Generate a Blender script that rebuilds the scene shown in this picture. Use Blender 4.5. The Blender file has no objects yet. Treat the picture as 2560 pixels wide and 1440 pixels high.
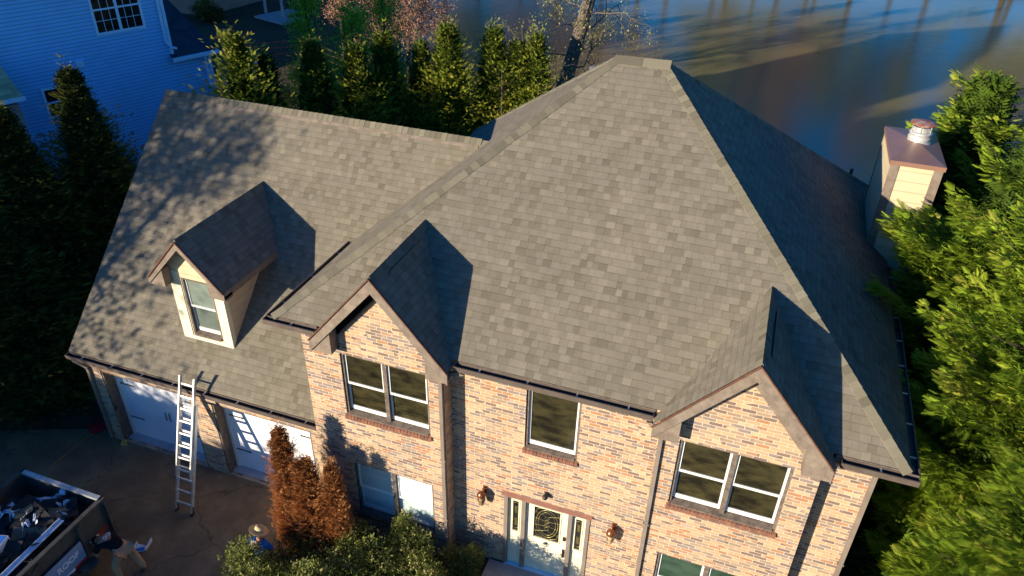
import bpy, bmesh, math, random
import numpy as np
from mathutils import Vector, Matrix
R = math.radians
scn = bpy.context.scene
COL = scn.collection

# ------------------------------------------------------------------ camera
cd = bpy.data.cameras.new('camera'); cam = bpy.data.objects.new('camera', cd); COL.objects.link(cam)
cd.sensor_width = 36.0; cd.lens = 1887.7 / 2560 * 36
cd.clip_start = 0.1; cd.clip_end = 1500
rt = Vector((0.94120, 0.33716, 0.02162)); up = Vector((-0.20035, 0.50549, 0.83925)); fw = Vector((-0.27204, 0.79423, -0.54331))
m = Matrix.Identity(4)
for i in range(3):
    m[i][0] = rt[i]; m[i][1] = up[i]; m[i][2] = -fw[i]
m[0][3], m[1][3], m[2][3] = 8.222, -10.332, 14.545
cam.matrix_world = m
scn.camera = cam
# ------------------------------------------------------------------ world + sun
SUN = Vector((-0.572, -0.791, 0.2165)).normalized()
elev = math.asin(SUN.z); rot = math.atan2(SUN.x, SUN.y)
w = bpy.data.worlds.new('World'); scn.world = w; w.use_nodes = True
nt = w.node_tree; nt.nodes.clear()
sky = nt.nodes.new('ShaderNodeTexSky'); sky.sky_type = 'NISHITA'; sky.sun_disc = False
sky.sun_elevation = elev; sky.sun_rotation = rot; sky.altitude = 100; sky.air_density = 1.0; sky.dust_density = 0.3; sky.ozone_density = 3.5
hs = nt.nodes.new('ShaderNodeHueSaturation'); hs.inputs['Hue'].default_value = 0.515; hs.inputs['Saturation'].default_value = 1.55; hs.inputs['Value'].default_value = 1.0
bg = nt.nodes.new('ShaderNodeBackground'); bg.inputs['Strength'].default_value = 0.12
wo = nt.nodes.new('ShaderNodeOutputWorld')
nt.links.new(sky.outputs[0], hs.inputs['Color']); nt.links.new(hs.outputs[0], bg.inputs['Color']); nt.links.new(bg.outputs[0], wo.inputs['Surface'])
ld = bpy.data.lights.new('sun', 'SUN'); ld.energy = 5.0; ld.angle = R(0.5); ld.color = (1.0, 0.88, 0.70)
sun = bpy.data.objects.new('sun', ld); COL.objects.link(sun)
sun.rotation_euler = (-SUN).to_track_quat('-Z', 'Y').to_euler(); sun.location = SUN * 60
scn.view_settings.view_transform = 'Standard'; scn.view_settings.look = 'None'
scn.view_settings.exposure = 0.76; scn.view_settings.gamma = 1
scn.cycles.max_bounces = 6

# ------------------------------------------------------------------ materials
MATS = {}
class NT:
    def __init__(s, name, rough=0.8, spec=0.3, metal=0.0):
        s.m = bpy.data.materials.new(name); s.m.use_nodes = True; s.t = s.m.node_tree
        s.b = s.t.nodes['Principled BSDF']; s.b.inputs['Roughness'].default_value = rough
        s.b.inputs['Specular IOR Level'].default_value = spec; s.b.inputs['Metallic'].default_value = metal
        MATS[name] = s.m
    def n(s, ty, **kw):
        nd = s.t.nodes.new('ShaderNode' + ty)
        for k, v in kw.items(): setattr(nd, k, v)
        return nd
    def l(s, a, b): s.t.links.new(a, b)
    def put(s, v, sock):
        if isinstance(v, bpy.types.NodeSocket): s.l(v, sock)
        elif v is not None: sock.default_value = v
    def math(s, op, a, b=None, c=None):
        nd = s.n('Math', operation=op)
        s.put(a, nd.inputs[0]); s.put(b, nd.inputs[1]); s.put(c, nd.inputs[2])
        return nd.outputs[0]
    def xyz(s, x, y, z=0.0):
        nd = s.n('CombineXYZ'); s.put(x, nd.inputs[0]); s.put(y, nd.inputs[1]); s.put(z, nd.inputs[2]); return nd.outputs[0]
    def wn(s, x, y, z=0.0):
        nd = s.n('TexWhiteNoise', noise_dimensions='3D'); s.l(s.xyz(x, y, z), nd.inputs['Vector']); return nd.outputs['Value']
    def noise(s, vec, scale, detail=3, rough=0.6):
        nd = s.n('TexNoise'); nd.inputs['Scale'].default_value = scale; nd.inputs['Detail'].default_value = detail; nd.inputs['Roughness'].default_value = rough
        if vec: s.l(vec, nd.inputs['Vector'])
        return nd.outputs[0]
    def ramp(s, fac, stops, interp='LINEAR'):
        nd = s.n('ValToRGB'); cr = nd.color_ramp; cr.interpolation = interp
        while len(cr.elements) > 1: cr.elements.remove(cr.elements[-1])
        cr.elements[0].position = stops[0][0]; cr.elements[0].color = (*stops[0][1], 1)
        for p, c in stops[1:]:
            e = cr.elements.new(p); e.color = (*c, 1)
        s.l(fac, nd.inputs[0]); return nd.outputs[0]
    def mix(s, fac, a, b, blend='MIX'):
        nd = s.n('Mix', data_type='RGBA', blend_type=blend)
        s.put(fac, nd.inputs[0])
        s.put(a if not isinstance(a, tuple) else (*a, 1), nd.inputs[6]); s.put(b if not isinstance(b, tuple) else (*b, 1), nd.inputs[7])
        return nd.outputs[2]
    def geo(s): return s.n('NewGeometry').outputs['Position']
    def uv(s):
        u = s.n('UVMap', uv_map='uv'); sp = s.n('SeparateXYZ'); s.l(u.outputs[0], sp.inputs[0]); return sp.outputs[0], sp.outputs[1]
    def base(s, c): s.put(c if not isinstance(c, tuple) else (*c, 1), s.b.inputs['Base Color'])
    def bump(s, h, strength=0.5, dist=0.01):
        nd = s.n('Bump'); nd.inputs['Strength'].default_value = strength; nd.inputs['Distance'].default_value = dist
        s.l(h, nd.inputs['Height']); s.l(nd.outputs[0], s.b.inputs['Normal'])
    def attr(s, a): return s.n('Attribute', attribute_name=a).outputs['Fac']

def simple(name, c1, c2=None, scale=6, rough=0.8, spec=0.3, metal=0.0, bump=0.0, bscale=40, stops=(0.35, 0.65)):
    t = NT(name, rough, spec, metal)
    if c2 is None: c2 = tuple(x * 0.75 for x in c1)
    n = t.noise(t.geo(), scale, 5, 0.65)
    t.base(t.ramp(n, [(stops[0], c1), (stops[1], c2)]))
    if bump: t.bump(t.noise(t.geo(), bscale, 4), bump, 0.01)
    return t.m

def mk_shingle(name, cols, tab=0.15, row=0.143, tint=False):
    t = NT(name, 0.95, 0.12)
    u, v = t.uv()
    vr = t.math('DIVIDE', v, row); ri = t.math('FLOOR', vr); rf = t.math('SUBTRACT', vr, ri)
    off = t.math('MULTIPLY', t.wn(ri, 3.1), 9.7)
    uu = t.math('ADD', u, off)
    nz = t.noise(t.xyz(t.math('MULTIPLY', uu, 2.3), t.math('MULTIPLY', ri, 5.3)), 1.0, 1)
    uu = t.math('ADD', uu, t.math('MULTIPLY', nz, 0.30))
    cf = t.math('DIVIDE', uu, tab); ci = t.math('FLOOR', cf); cfr = t.math('SUBTRACT', cf, ci)
    r = t.wn(ci, ri)
    col = t.ramp(r, cols)
    big = t.noise(t.geo(), 0.55, 3)
    fine = t.noise(t.geo(), 90, 2)
    mot = t.noise(t.geo(), 7.0, 3)
    val = t.math('ADD', 0.84, t.math('MULTIPLY', big, 0.30))
    val = t.math('MULTIPLY', val, t.math('ADD', 0.70, t.math('MULTIPLY', fine, 0.6)))
    val = t.math('MULTIPLY', val, t.math('ADD', 0.86, t.math('MULTIPLY', mot, 0.28)))
    # printed shadow band at the head of every course and thin joints between tabs
    band = t.math('GREATER_THAN', rf, 0.86)
    val = t.math('MULTIPLY', val, t.math('SUBTRACT', 1.0, t.math('MULTIPLY', band, 0.20)))
    jt = t.math('LESS_THAN', cfr, 0.055)
    r2 = t.math('GREATER_THAN', t.wn(ci, ri, 4.0), 0.35)
    val = t.math('MULTIPLY', val, t.math('SUBTRACT', 1.0, t.math('MULTIPLY', t.math('MULTIPLY', jt, r2), 0.28)))
    mx = t.mix(1.0, col, t.xyz(val, val, val), 'MULTIPLY')
    t.base(mx)
    lift = t.math('MULTIPLY', t.math('GREATER_THAN', r, 0.5), 0.5)
    h = t.math('ADD', t.math('SUBTRACT', 1.0, rf), lift)
    h = t.math('ADD', h, t.math('MULTIPLY', fine, 0.25))
    t.bump(h, 0.55, 0.006)
    return t.m
SH = [(0.0, (0.145, 0.125, 0.089)), (0.15, (0.172, 0.148, 0.106)), (0.5, (0.190, 0.165, 0.123)), (0.85, (0.205, 0.178, 0.133)), (1.0, (0.225, 0.196, 0.142))]
mk_shingle('shingle', SH)
mk_shingle('old_shingle', [(0, (0.34, 0.32, 0.18)), (1, (0.52, 0.49, 0.29))], 0.30, 0.20)
mk_shingle('dark_shingle', [(0, (0.03, 0.045, 0.06)), (1, (0.055, 0.075, 0.09))], 0.30, 0.16)
def mk_cap():
    t = NT('cap_shingle', 0.95, 0.12)
    a = t.attr('tint'); c = t.ramp(a, [(0, (0.125, 0.110, 0.078)), (.3, (0.160, 0.142, 0.100)), (.7, (0.180, 0.160, 0.112)), (1, (0.205, 0.183, 0.128))])
    f = t.noise(t.geo(), 90, 2); v = t.math('ADD', 0.72, t.math('MULTIPLY', f, 0.6))
    t.base(t.mix(1.0, c, t.xyz(v, v, v), 'MULTIPLY')); t.bump(f, 0.4, 0.004)
mk_cap()
def mk_brick(name='brick', H=0.074, W=0.232):
    t = NT(name, 0.9, 0.15)
    u, v = t.uv()
    vr = t.math('DIVIDE', v, H); ri = t.math('FLOOR', vr); rf = t.math('SUBTRACT', vr, ri)
    off = t.math('MULTIPLY', t.math('MODULO', ri, 2.0), 0.5)
    off = t.math('ADD', off, t.math('MULTIPLY', t.wn(ri, 1.0), 0.14))
    cf = t.math('ADD', t.math('DIVIDE', u, W), off); ci = t.math('FLOOR', cf); cfr = t.math('SUBTRACT', cf, ci)
    r = t.wn(ci, ri, 0.5)
    big = t.noise(t.xyz(t.math('MULTIPLY', u, 1.0), t.math('MULTIPLY', v, 2.0)), 1.3, 3)
    r = t.math('ADD', r, t.math('MULTIPLY', t.math('SUBTRACT', big, 0.5), 0.5))
    col = t.ramp(r, [(0.0, (0.47, 0.315, 0.180)), (0.16, (0.38, 0.19, 0.095)), (0.25, (0.44, 0.30, 0.175)), (0.42, (0.52, 0.37, 0.22)),
                     (0.47, (0.20, 0.14, 0.11)), (0.57, (0.31, 0.22, 0.15)), (0.68, (0.36, 0.25, 0.165)), (0.78, (0.25, 0.195, 0.17)),
                     (0.88, (0.19, 0.13, 0.105)), (0.96, (0.37, 0.20, 0.115)), (1.0, (0.42, 0.30, 0.22))], 'CONSTANT')
    f = t.noise(t.geo(), 60, 3); vv = t.math('ADD', 0.62, t.math('MULTIPLY', f, 0.75))
    col = t.mix(1.0, col, t.xyz(vv, vv, vv), 'MULTIPLY')
    mo = t.math('MAXIMUM', t.math('LESS_THAN', rf, 0.15), t.math('LESS_THAN', cfr, 0.05))
    col = t.mix(mo, col, (0.58, 0.475, 0.36))
    lg = t.noise(t.geo(), 0.7, 4); lv = t.math('ADD', 0.80, t.math('MULTIPLY', lg, 0.40))
    t.base(t.mix(1.0, col, t.xyz(lv, lv, lv), 'MULTIPLY'))
    t.bump(t.math('ADD', t.math('SUBTRACT', 1.0, mo), t.math('MULTIPLY', f, 0.3)), 0.5, 0.006)
mk_brick()
def mk_siding(name, c, H, gap=0.10, dark=0.45):
    t = NT(name, 0.6, 0.3)
    u, v = t.uv(); vr = t.math('DIVIDE', v, H); rf = t.math('FRACT', vr)
    g = t.math('LESS_THAN', rf, gap)
    n = t.noise(t.geo(), 1.2, 4); k = t.math('ADD', 0.82, t.math('MULTIPLY', n, 0.34))
    k = t.math('MULTIPLY', k, t.math('SUBTRACT', 1.0, t.math('MULTIPLY', g, dark)))
    cc = t.n('RGB'); cc.outputs[0].default_value = (*c, 1)
    t.base(t.mix(1.0, cc.outputs[0], t.xyz(k, k, k), 'MULTIPLY'))
    t.bump(t.math('SUBTRACT', 1.0, rf), 0.8, 0.015)
mk_siding('shade_blue_siding', (0.20, 0.58, 1.0), 0.125, 0.16, 0.5)  # blue cast of open shade mixed into the light siding's own colour
mk_siding('cream_siding', (0.60, 0.48, 0.30), 0.235, 0.05, 0.35)
mk_siding('grey_siding', (0.30, 0.28, 0.25), 0.13)
simple('shade_blue_trim', (0.55, 0.80, 0.98), (0.48, 0.73, 0.93), 2)  # white trim; the blue tint of its shade is put into the colour
simple('white_paint', (0.82, 0.80, 0.74), (0.70, 0.68, 0.62), 3, 0.45, 0.4)
simple('garage_white', (0.80, 0.81, 0.82), (0.72, 0.73, 0.75), 1.5, 0.5, 0.35)
simple('cream_paint', (0.80, 0.74, 0.54), (0.68, 0.62, 0.44), 3, 0.5, 0.35)
simple('brown_wood', (0.20, 0.155, 0.12), (0.10, 0.078, 0.062), 9, 0.8, 0.2, bump=0.3)
simple('rake_wood', (0.27, 0.215, 0.165), (0.15, 0.115, 0.09), 5, 0.8, 0.2, bump=0.3, stops=(0.3, 0.7))
simple('drip_edge', (0.17, 0.075, 0.045), (0.10, 0.045, 0.03), 8, 0.5, 0.4)
simple('gutter_brown', (0.13, 0.10, 0.08), (0.09, 0.07, 0.058), 3, 0.45, 0.4)
simple('downspout_brown', (0.25, 0.20, 0.16), (0.19, 0.15, 0.12), 2, 0.5, 0.4)
simple('dark_void', (0.012, 0.011, 0.010), (0.02, 0.018, 0.016), 8, 0.95, 0.05)
simple('black_iron', (0.015, 0.014, 0.013), (0.03, 0.028, 0.025), 20, 0.45, 0.5)
simple('brick_sill', (0.30, 0.13, 0.075), (0.14, 0.075, 0.055), 7, 0.9, 0.15, bump=0.3)
simple('mortar', (0.55, 0.45, 0.34), (0.45, 0.37, 0.28), 9)
simple('aluminium', (0.72, 0.70, 0.64), (0.55, 0.54, 0.50), 5, 0.38, 0.5, 0.55)
simple('galvanised', (0.75, 0.74, 0.70), (0.50, 0.49, 0.46), 9, 0.4, 0.5, 0.5)
simple('blue_grey_metal', (0.16, 0.17, 0.18), (0.08, 0.08, 0.085), 9, 0.5, 0.4)
simple('rusty_metal', (0.36, 0.12, 0.055), (0.62, 0.50, 0.42), 4.5, 0.55, 0.4, stops=(0.45, 0.75))
simple('chimney_cap_metal', (0.33, 0.175, 0.115), (0.27, 0.155, 0.12), 2.2, 0.42, 0.5, 0.2)
simple('copper', (0.42, 0.20, 0.12), (0.32, 0.16, 0.11), 5, 0.4, 0.5, 0.3)
simple('lamp_copper', (0.36, 0.12, 0.04), (0.24, 0.08, 0.03), 8, 0.25, 0.7, 0.6)
simple('brass', (0.48, 0.40, 0.12), (0.36, 0.30, 0.10), 12, 0.3, 0.6, 0.4)
simple('bark', (0.085, 0.065, 0.048), (0.040, 0.030, 0.024), 12, 0.95, 0.1, bump=0.6, bscale=25)
simple('pale_bark', (0.22, 0.17, 0.12), (0.11, 0.09, 0.07), 7, 0.95, 0.1, bump=0.6, bscale=25)
simple('trailer_paint', (0.10, 0.092, 0.075), (0.06, 0.055, 0.045), 4, 0.6, 0.3)
simple('trailer_bed', (0.07, 0.045, 0.03), (0.035, 0.03, 0.03), 5, 0.8, 0.2)
simple('sign_board', (0.26, 0.33, 0.45), (0.22, 0.29, 0.40), 2, 0.5, 0.4)
simple('red_paint', (0.50, 0.02, 0.03), (0.38, 0.015, 0.02), 4, 0.5, 0.4)
simple('white_print', (0.85, 0.85, 0.85), (0.75, 0.75, 0.78), 4, 0.5)
simple('blue_print', (0.05, 0.22, 0.75), (0.04, 0.18, 0.60), 4, 0.5)
simple('black_print', (0.02, 0.02, 0.025), None, 4, 0.5)
simple('scrap_dark', (0.050, 0.046, 0.042), (0.022, 0.022, 0.024), 14, 0.95, 0.1)
simple('scrap_tan', (0.19, 0.155, 0.10), (0.12, 0.10, 0.075), 10, 0.9, 0.1)
simple('plastic_wrap', (0.70, 0.74, 0.80), (0.55, 0.62, 0.75), 9, 0.35, 0.5)
simple('skin', (0.42, 0.22, 0.14), (0.36, 0.18, 0.11), 9, 0.6)
simple('black_cloth', (0.010, 0.010, 0.011), (0.016, 0.016, 0.018), 9, 0.95, 0.1)
simple('tan_cloth', (0.48, 0.29, 0.15), (0.34, 0.20, 0.11), 6, 0.9, 0.1, bump=0.3)
simple('blue_cloth', (0.03, 0.16, 0.55), (0.02, 0.11, 0.42), 6, 0.9, 0.1)
simple('denim', (0.04, 0.06, 0.11), (0.025, 0.04, 0.08), 9, 0.9, 0.1)
simple('boot_leather', (0.20, 0.075, 0.03), (0.13, 0.05, 0.02), 9, 0.7)
simple('straw', (0.66, 0.50, 0.24), (0.54, 0.40, 0.18), 25, 0.8, bump=0.4, bscale=80)
simple('hair', (0.012, 0.010, 0.009), None, 9, 0.8)
simple('wood_handle', (0.35, 0.22, 0.08), (0.25, 0.16, 0.06), 9, 0.6)
simple('broom_straw', (0.50, 0.38, 0.10), (0.36, 0.26, 0.08), 30, 0.9)
simple('concrete', (0.36, 0.36, 0.35), (0.26, 0.26, 0.255), 3, 0.9, 0.2)
simple('patio_concrete', (0.42, 0.44, 0.46), (0.34, 0.36, 0.38), 3, 0.9, 0.2)
simple('tan_stucco', (0.33, 0.26, 0.20), (0.27, 0.215, 0.17), 1.5, 0.9, 0.2)
simple('fence_wood', (0.10, 0.085, 0.07), (0.06, 0.05, 0.045), 8, 0.9, 0.1)
simple('grey_post', (0.42, 0.44, 0.47), (0.34, 0.36, 0.39), 4, 0.7)
simple('curtain', (0.30, 0.29, 0.26), (0.22, 0.21, 0.19), 3, 0.9)
def mk_glass(name, c1, c2, sc, rough=0.06, spec=0.5):
    t = NT(name, rough, spec)
    g = t.geo(); mp = t.n('Mapping'); mp.inputs['Scale'].default_value = (1.2, 1.2, 3.0); t.l(g, mp.inputs[0])
    oi = t.n('ObjectInfo').outputs['Random']; t.l(t.xyz(t.math('MULTIPLY', oi, 9.0), 0.0, t.math('MULTIPLY', oi, 5.0)), mp.inputs['Location'])
    n = t.noise(mp.outputs[0], sc, 3, 0.5); k = t.math('ADD', 0.62, t.math('MULTIPLY', oi, 0.75))
    t.base(t.mix(1.0, t.ramp(n, [(0.35, c1), (0.65, c2)]), t.xyz(k, k, k), 'MULTIPLY'))
    t.bump(t.noise(mp.outputs[0], 1.6, 1), 0.12, 0.02)
mk_glass('window_glass', (0.014, 0.013, 0.008), (0.052, 0.045, 0.020), 2.2, 0.04, 0.7)  # dark to olive mottling paints a reflection into the pane colour
mk_glass('dark_glass', (0.010, 0.010, 0.012), (0.025, 0.022, 0.018), 2.5)
mk_glass('blind_glass', (0.50, 0.58, 0.55), (0.36, 0.46, 0.44), 1.2, 0.12)
mk_glass('dormer_glass', (0.17, 0.20, 0.165), (0.13, 0.16, 0.135), 1.5, 0.1)
mk_glass('green_glass', (0.03, 0.06, 0.04), (0.06, 0.10, 0.07), 2.0, 0.1)
mk_glass('lamp_glass', (0.50, 0.38, 0.22), (0.30, 0.20, 0.10), 22.0, 0.12)

def mk_leaf(name, stops, rough=0.75):
    t = NT(name, rough, 0.2)
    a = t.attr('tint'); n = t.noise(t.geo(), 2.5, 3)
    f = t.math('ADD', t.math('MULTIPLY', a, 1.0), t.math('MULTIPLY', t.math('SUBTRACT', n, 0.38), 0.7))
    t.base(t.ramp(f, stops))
    # thin leaves let a little light through
    tr = t.n('BsdfTranslucent'); mx = t.n('MixShader'); mx.inputs[0].default_value = 0.22
    out = t.t.nodes['Material Output']
    c = t.ramp(f, stops); t.l(c, tr.inputs[0]); t.l(t.b.outputs[0], mx.inputs[1]); t.l(tr.outputs[0], mx.inputs[2]); t.l(mx.outputs[0], out.inputs[0])
mk_leaf('cypress_leaf', [(0.0, (0.04, 0.075, 0.010)), (0.4, (0.15, 0.24, 0.015)), (0.8, (0.27, 0.37, 0.024)), (1.0, (0.38, 0.37, 0.05))])
mk_leaf('arbor_leaf', [(0.0, (0.030, 0.052, 0.008)), (0.45, (0.19, 0.25, 0.020)), (0.8, (0.42, 0.42, 0.045)), (1.0, (0.50, 0.36, 0.08))])
mk_leaf('dark_conifer_leaf', [(0.0, (0.020, 0.036, 0.009)), (0.5, (0.075, 0.10, 0.018)), (1.0, (0.28, 0.26, 0.04))])
mk_leaf('dead_leaf', [(0.0, (0.16, 0.055, 0.016)), (0.5, (0.42, 0.165, 0.05)), (1.0, (0.62, 0.31, 0.12))])
mk_leaf('holly_leaf', [(0.0, (0.025, 0.040, 0.010)), (0.45, (0.09, 0.12, 0.02)), (0.8, (0.30, 0.31, 0.08)), (1.0, (0.42, 0.33, 0.15))])
mk_leaf('bright_leaf', [(0.0, (0.10, 0.20, 0.015)), (0.5, (0.28, 0.48, 0.025)), (1.0, (0.46, 0.60, 0.05))])
mk_leaf('red_leaf', [(0.0, (0.22, 0.10, 0.055)), (0.6, (0.45, 0.23, 0.14)), (1.0, (0.58, 0.36, 0.24))])
mk_leaf('budding_leaf', [(0.0, (0.10, 0.11, 0.03)), (0.6, (0.27, 0.26, 0.07)), (1.0, (0.45, 0.42, 0.14))])

def mk_ground():
    t = NT('ground_soil', 0.95, 0.1)
    g = t.geo(); n = t.noise(g, 0.5, 5); n2 = t.noise(g, 18, 4)
    c = t.ramp(n, [(0.3, (0.065, 0.048, 0.030)), (0.55, (0.090, 0.068, 0.040)), (0.75, (0.060, 0.060, 0.028))])
    v = t.math('ADD', 0.6, t.math('MULTIPLY', n2, 0.8)); t.base(t.mix(1.0, c, t.xyz(v, v, v), 'MULTIPLY')); t.bump(n2, 0.6, 0.03)
mk_ground()
def mk_drive():
    t = NT('driveway_surface', 0.9, 0.2)
    g = t.geo(); n = t.noise(g, 0.8, 6, 0.7); n2 = t.noise(g, 30, 4)
    c = t.ramp(n, [(0.28, (0.115, 0.076, 0.045)), (0.5, (0.19, 0.125, 0.07)), (0.7, (0.29, 0.195, 0.105))])
    vo = t.n('TexVoronoi', feature='DISTANCE_TO_EDGE'); vo.inputs['Scale'].default_value = 0.30
    ad = t.n('VectorMath', operation='ADD'); t.l(g, ad.inputs[0]); ns = t.n('TexNoise'); ns.inputs['Scale'].default_value = 1.7; ns.inputs['Detail'].default_value = 5; t.l(g, ns.inputs[0])
    t.l(ns.outputs[1], ad.inputs[1]); t.l(ad.outputs[0], vo.inputs['Vector'])
    cr = t.math('LESS_THAN', vo.outputs[0], 0.005)
    v = t.math('ADD', 0.6, t.math('MULTIPLY', n2, 0.8))
    v = t.math('MULTIPLY', v, t.math('SUBTRACT', 1.0, t.math('MULTIPLY', cr, 0.35)))
    t.base(t.mix(1.0, c, t.xyz(v, v, v), 'MULTIPLY')); t.bump(n2, 0.3, 0.01)
mk_drive()
def mk_water():
    t = NT('lake_water', 0.17, 0.5)
    t.b.inputs['IOR'].default_value = 1.5
    g = t.geo(); n = t.noise(g, 0.06, 3)
    t.base(t.ramp(n, [(0.35, (0.17, 0.140, 0.056)), (0.7, (0.23, 0.185, 0.075))]))
    mp = t.n('Mapping'); mp.inputs['Scale'].default_value = (1.0, 1.0, 1.0); t.l(g, mp.inputs[0])
    w1 = t.noise(mp.outputs[0], 1.3, 5, 0.62); w2 = t.noise(mp.outputs[0], 0.35, 2)
    amp = t.math('MULTIPLY', w1, t.math('ADD', 0.25, w2))
    t.bump(amp, 0.25, 0.06)
mk_water()

# ------------------------------------------------------------------ mesh building
def autouv(me):
    me.update()
    n = len(me.polygons)
    if not n: return
    uvl = me.uv_layers.new(name='uv')
    nr = np.zeros(n * 3, 'f'); me.polygons.foreach_get('normal', nr); nr = nr.reshape(-1, 3)
    t = np.stack([-nr[:, 1], nr[:, 0], np.zeros(n)], 1); L = np.linalg.norm(t, axis=1)
    flat = L < 1e-3; t[flat] = (1, 0, 0); L[flat] = 1; t /= L[:, None]
    b = np.cross(nr, t)
    tot = np.zeros(n, 'i'); me.polygons.foreach_get('loop_total', tot); pi = np.repeat(np.arange(n), tot)
    vi = np.zeros(len(me.loops), 'i'); me.loops.foreach_get('vertex_index', vi)
    co = np.zeros(len(me.vertices) * 3, 'f'); me.vertices.foreach_get('co', co); co = co.reshape(-1, 3)[vi]
    uv = np.stack([(co * t[pi]).sum(1), (co * b[pi]).sum(1)], 1).astype('f')
    uvl.data.foreach_set('uv', uv.ravel())

class MB:
    def __init__(s): s.v = []; s.f = []; s.mi = []; s.tint = []; s.cur = 0; s.ct = 0.5
    def poly(s, pts):
        b = len(s.v); s.v += [tuple(p) for p in pts]; s.f.append(list(range(b, b + len(pts)))); s.mi.append(s.cur); s.tint.append(s.ct)
    def slab(s, pts, d):      # polygon extruded by vector d (pts counter-clockwise seen from outside, d pointing inward)
        d = Vector(d); P = [Vector(p) for p in pts]; Q = [p + d for p in P]
        s.poly(P); s.poly(Q[::-1])
        for i in range(len(P)):
            j = (i + 1) % len(P); s.poly([P[j], P[i], Q[i], Q[j]])
    def box(s, x0, x1, y0, y1, z0, z1):
        s.obox((x0, y0, z0), (x1 - x0, 0, 0), (0, y1 - y0, 0), (0, 0, z1 - z0))
    def obox(s, o, a, b, c):
        o, a, b, c = Vector(o), Vector(a), Vector(b), Vector(c)
        if a.cross(b).dot(c) < 0: a, b = b, a
        s.poly([o, o + b, o + a + b, o + a]); s.poly([o + c, o + c + a, o + c + a + b, o + c + b])
        s.poly([o, o + a, o + a + c, o + c]); s.poly([o + b, o + b + c, o + a + b + c, o + a + b])
        s.poly([o, o + c, o + b + c, o + b]); s.poly([o + a, o + a + b, o + a + b + c, o + a + c])
    def bar(s, p, q, w, h, upv=(0, 0, 1)):
        p, q = Vector(p), Vector(q); d = (q - p); dn = d.normalized(); u = Vector(upv)
        sd = dn.cross(u); sd = sd.normalized() if sd.length > 1e-4 else Vector((1, 0, 0)); u = sd.cross(dn)
        s.obox(p - sd * w / 2 - u * h / 2, sd * w, u * h, d)
    def tube(s, pts, rad, n=8, cap=True):
        pts = [Vector(p) for p in pts]
        if not hasattr(rad, '__len__'): rad = [rad] * len(pts)
        base = len(s.v); prev = None
        for i, p in enumerate(pts):
            d = (pts[min(i + 1, len(pts) - 1)] - pts[max(i - 1, 0)]).normalized()
            if prev is None:
                a = d.cross(Vector((0, 0, 1)));
                if a.length < 0.05: a = d.cross(Vector((1, 0, 0)))
                a.normalize()
            else:
                a = prev - d * prev.dot(d); a.normalize()
            prev = a; b = d.cross(a)
            for k in range(n):
                an = 2 * math.pi * k / n; s.v.append(tuple(p + (a * math.cos(an) + b * math.sin(an)) * rad[i]))
        for i in range(len(pts) - 1):
            for k in range(n):
                k2 = (k + 1) % n
                s.f.append([base + i * n + k, base + i * n + k2, base + (i + 1) * n + k2, base + (i + 1) * n + k]); s.mi.append(s.cur); s.tint.append(s.ct)
        if cap:
            s.f.append([base + k for k in range(n)][::-1]); s.mi.append(s.cur); s.tint.append(s.ct)
            s.f.append([base + (len(pts) - 1) * n + k for k in range(n)]); s.mi.append(s.cur); s.tint.append(s.ct)
    def lathe(s, c, prof, n=20, axis=None):
        c = Vector(c); base = len(s.v)
        M = Vector((0, 0, 1)).rotation_difference(Vector(axis)) if axis else None
        for r, z in prof:
            for k in range(n):
                a = 2 * math.pi * k / n; q = Vector((r * math.cos(a), r * math.sin(a), z))
                if M: q = M @ q
                s.v.append(tuple(c + q))
        for i in range(len(prof) - 1):
            for k in range(n):
                k2 = (k + 1) % n
                s.f.append([base + i * n + k, base + i * n + k2, base + (i + 1) * n + k2, base + (i + 1) * n + k]); s.mi.append(s.cur); s.tint.append(s.ct)
        for i, rev in ((0, True), (len(prof) - 1, False)):
            if prof[i][0] > 1e-4:
                q = [base + i * n + k for k in range(n)]; s.f.append(q[::-1] if rev else q); s.mi.append(s.cur); s.tint.append(s.ct)
    def build(s, name, mats, parent=None, smooth=False, bevel=0):
        me = bpy.data.meshes.new(name); me.from_pydata(s.v, [], s.f)
        if isinstance(mats, str): mats = [mats]
        for mt in mats: me.materials.append(MATS[mt])
        me.polygons.foreach_set('material_index', s.mi)
        a = me.attributes.new('tint', 'FLOAT', 'FACE'); a.data.foreach_set('value', s.tint)
        autouv(me)
        if smooth: me.polygons.foreach_set('use_smooth', [True] * len(me.polygons))
        o = bpy.data.objects.new(name, me); COL.objects.link(o)
        place(o, parent)
        if bevel:
            b = o.modifiers.new('bevel', 'BEVEL'); b.width = bevel; b.segments = 1; b.limit_method = 'ANGLE'
        return o
def place(o, parent):
    # vertices are written in world coordinates: shift so that the object sits at its parent's origin
    if parent:
        o.parent = parent
        off = Vector(parent['_w'])
        if o.type == 'MESH':
            o.data.transform(Matrix.Translation(-off))
            # UVs were computed before the shift
        o['_w'] = tuple(off)
    else: o['_w'] = (0.0, 0.0, 0.0)
def thing(name, label, cat, loc=(0, 0, 0), group=None):
    o = bpy.data.objects.new(name, None); COL.objects.link(o); o.location = loc; o['_w'] = tuple(float(c) for c in loc); o.empty_display_size = 0.3
    return tag(o, label, cat, group)
def tag(o, label=None, cat=None, group=None, kind=None):
    if label: o['label'] = label
    if cat: o['category'] = cat
    if group: o['group'] = group
    if kind: o['kind'] = kind
    return o
def recenter(o, loc):   # top-level mesh: move its origin to its base
    o.data.transform(Matrix.Translation(-Vector(loc))); o.location = loc; o['_w'] = tuple(float(c) for c in loc); return o

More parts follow.
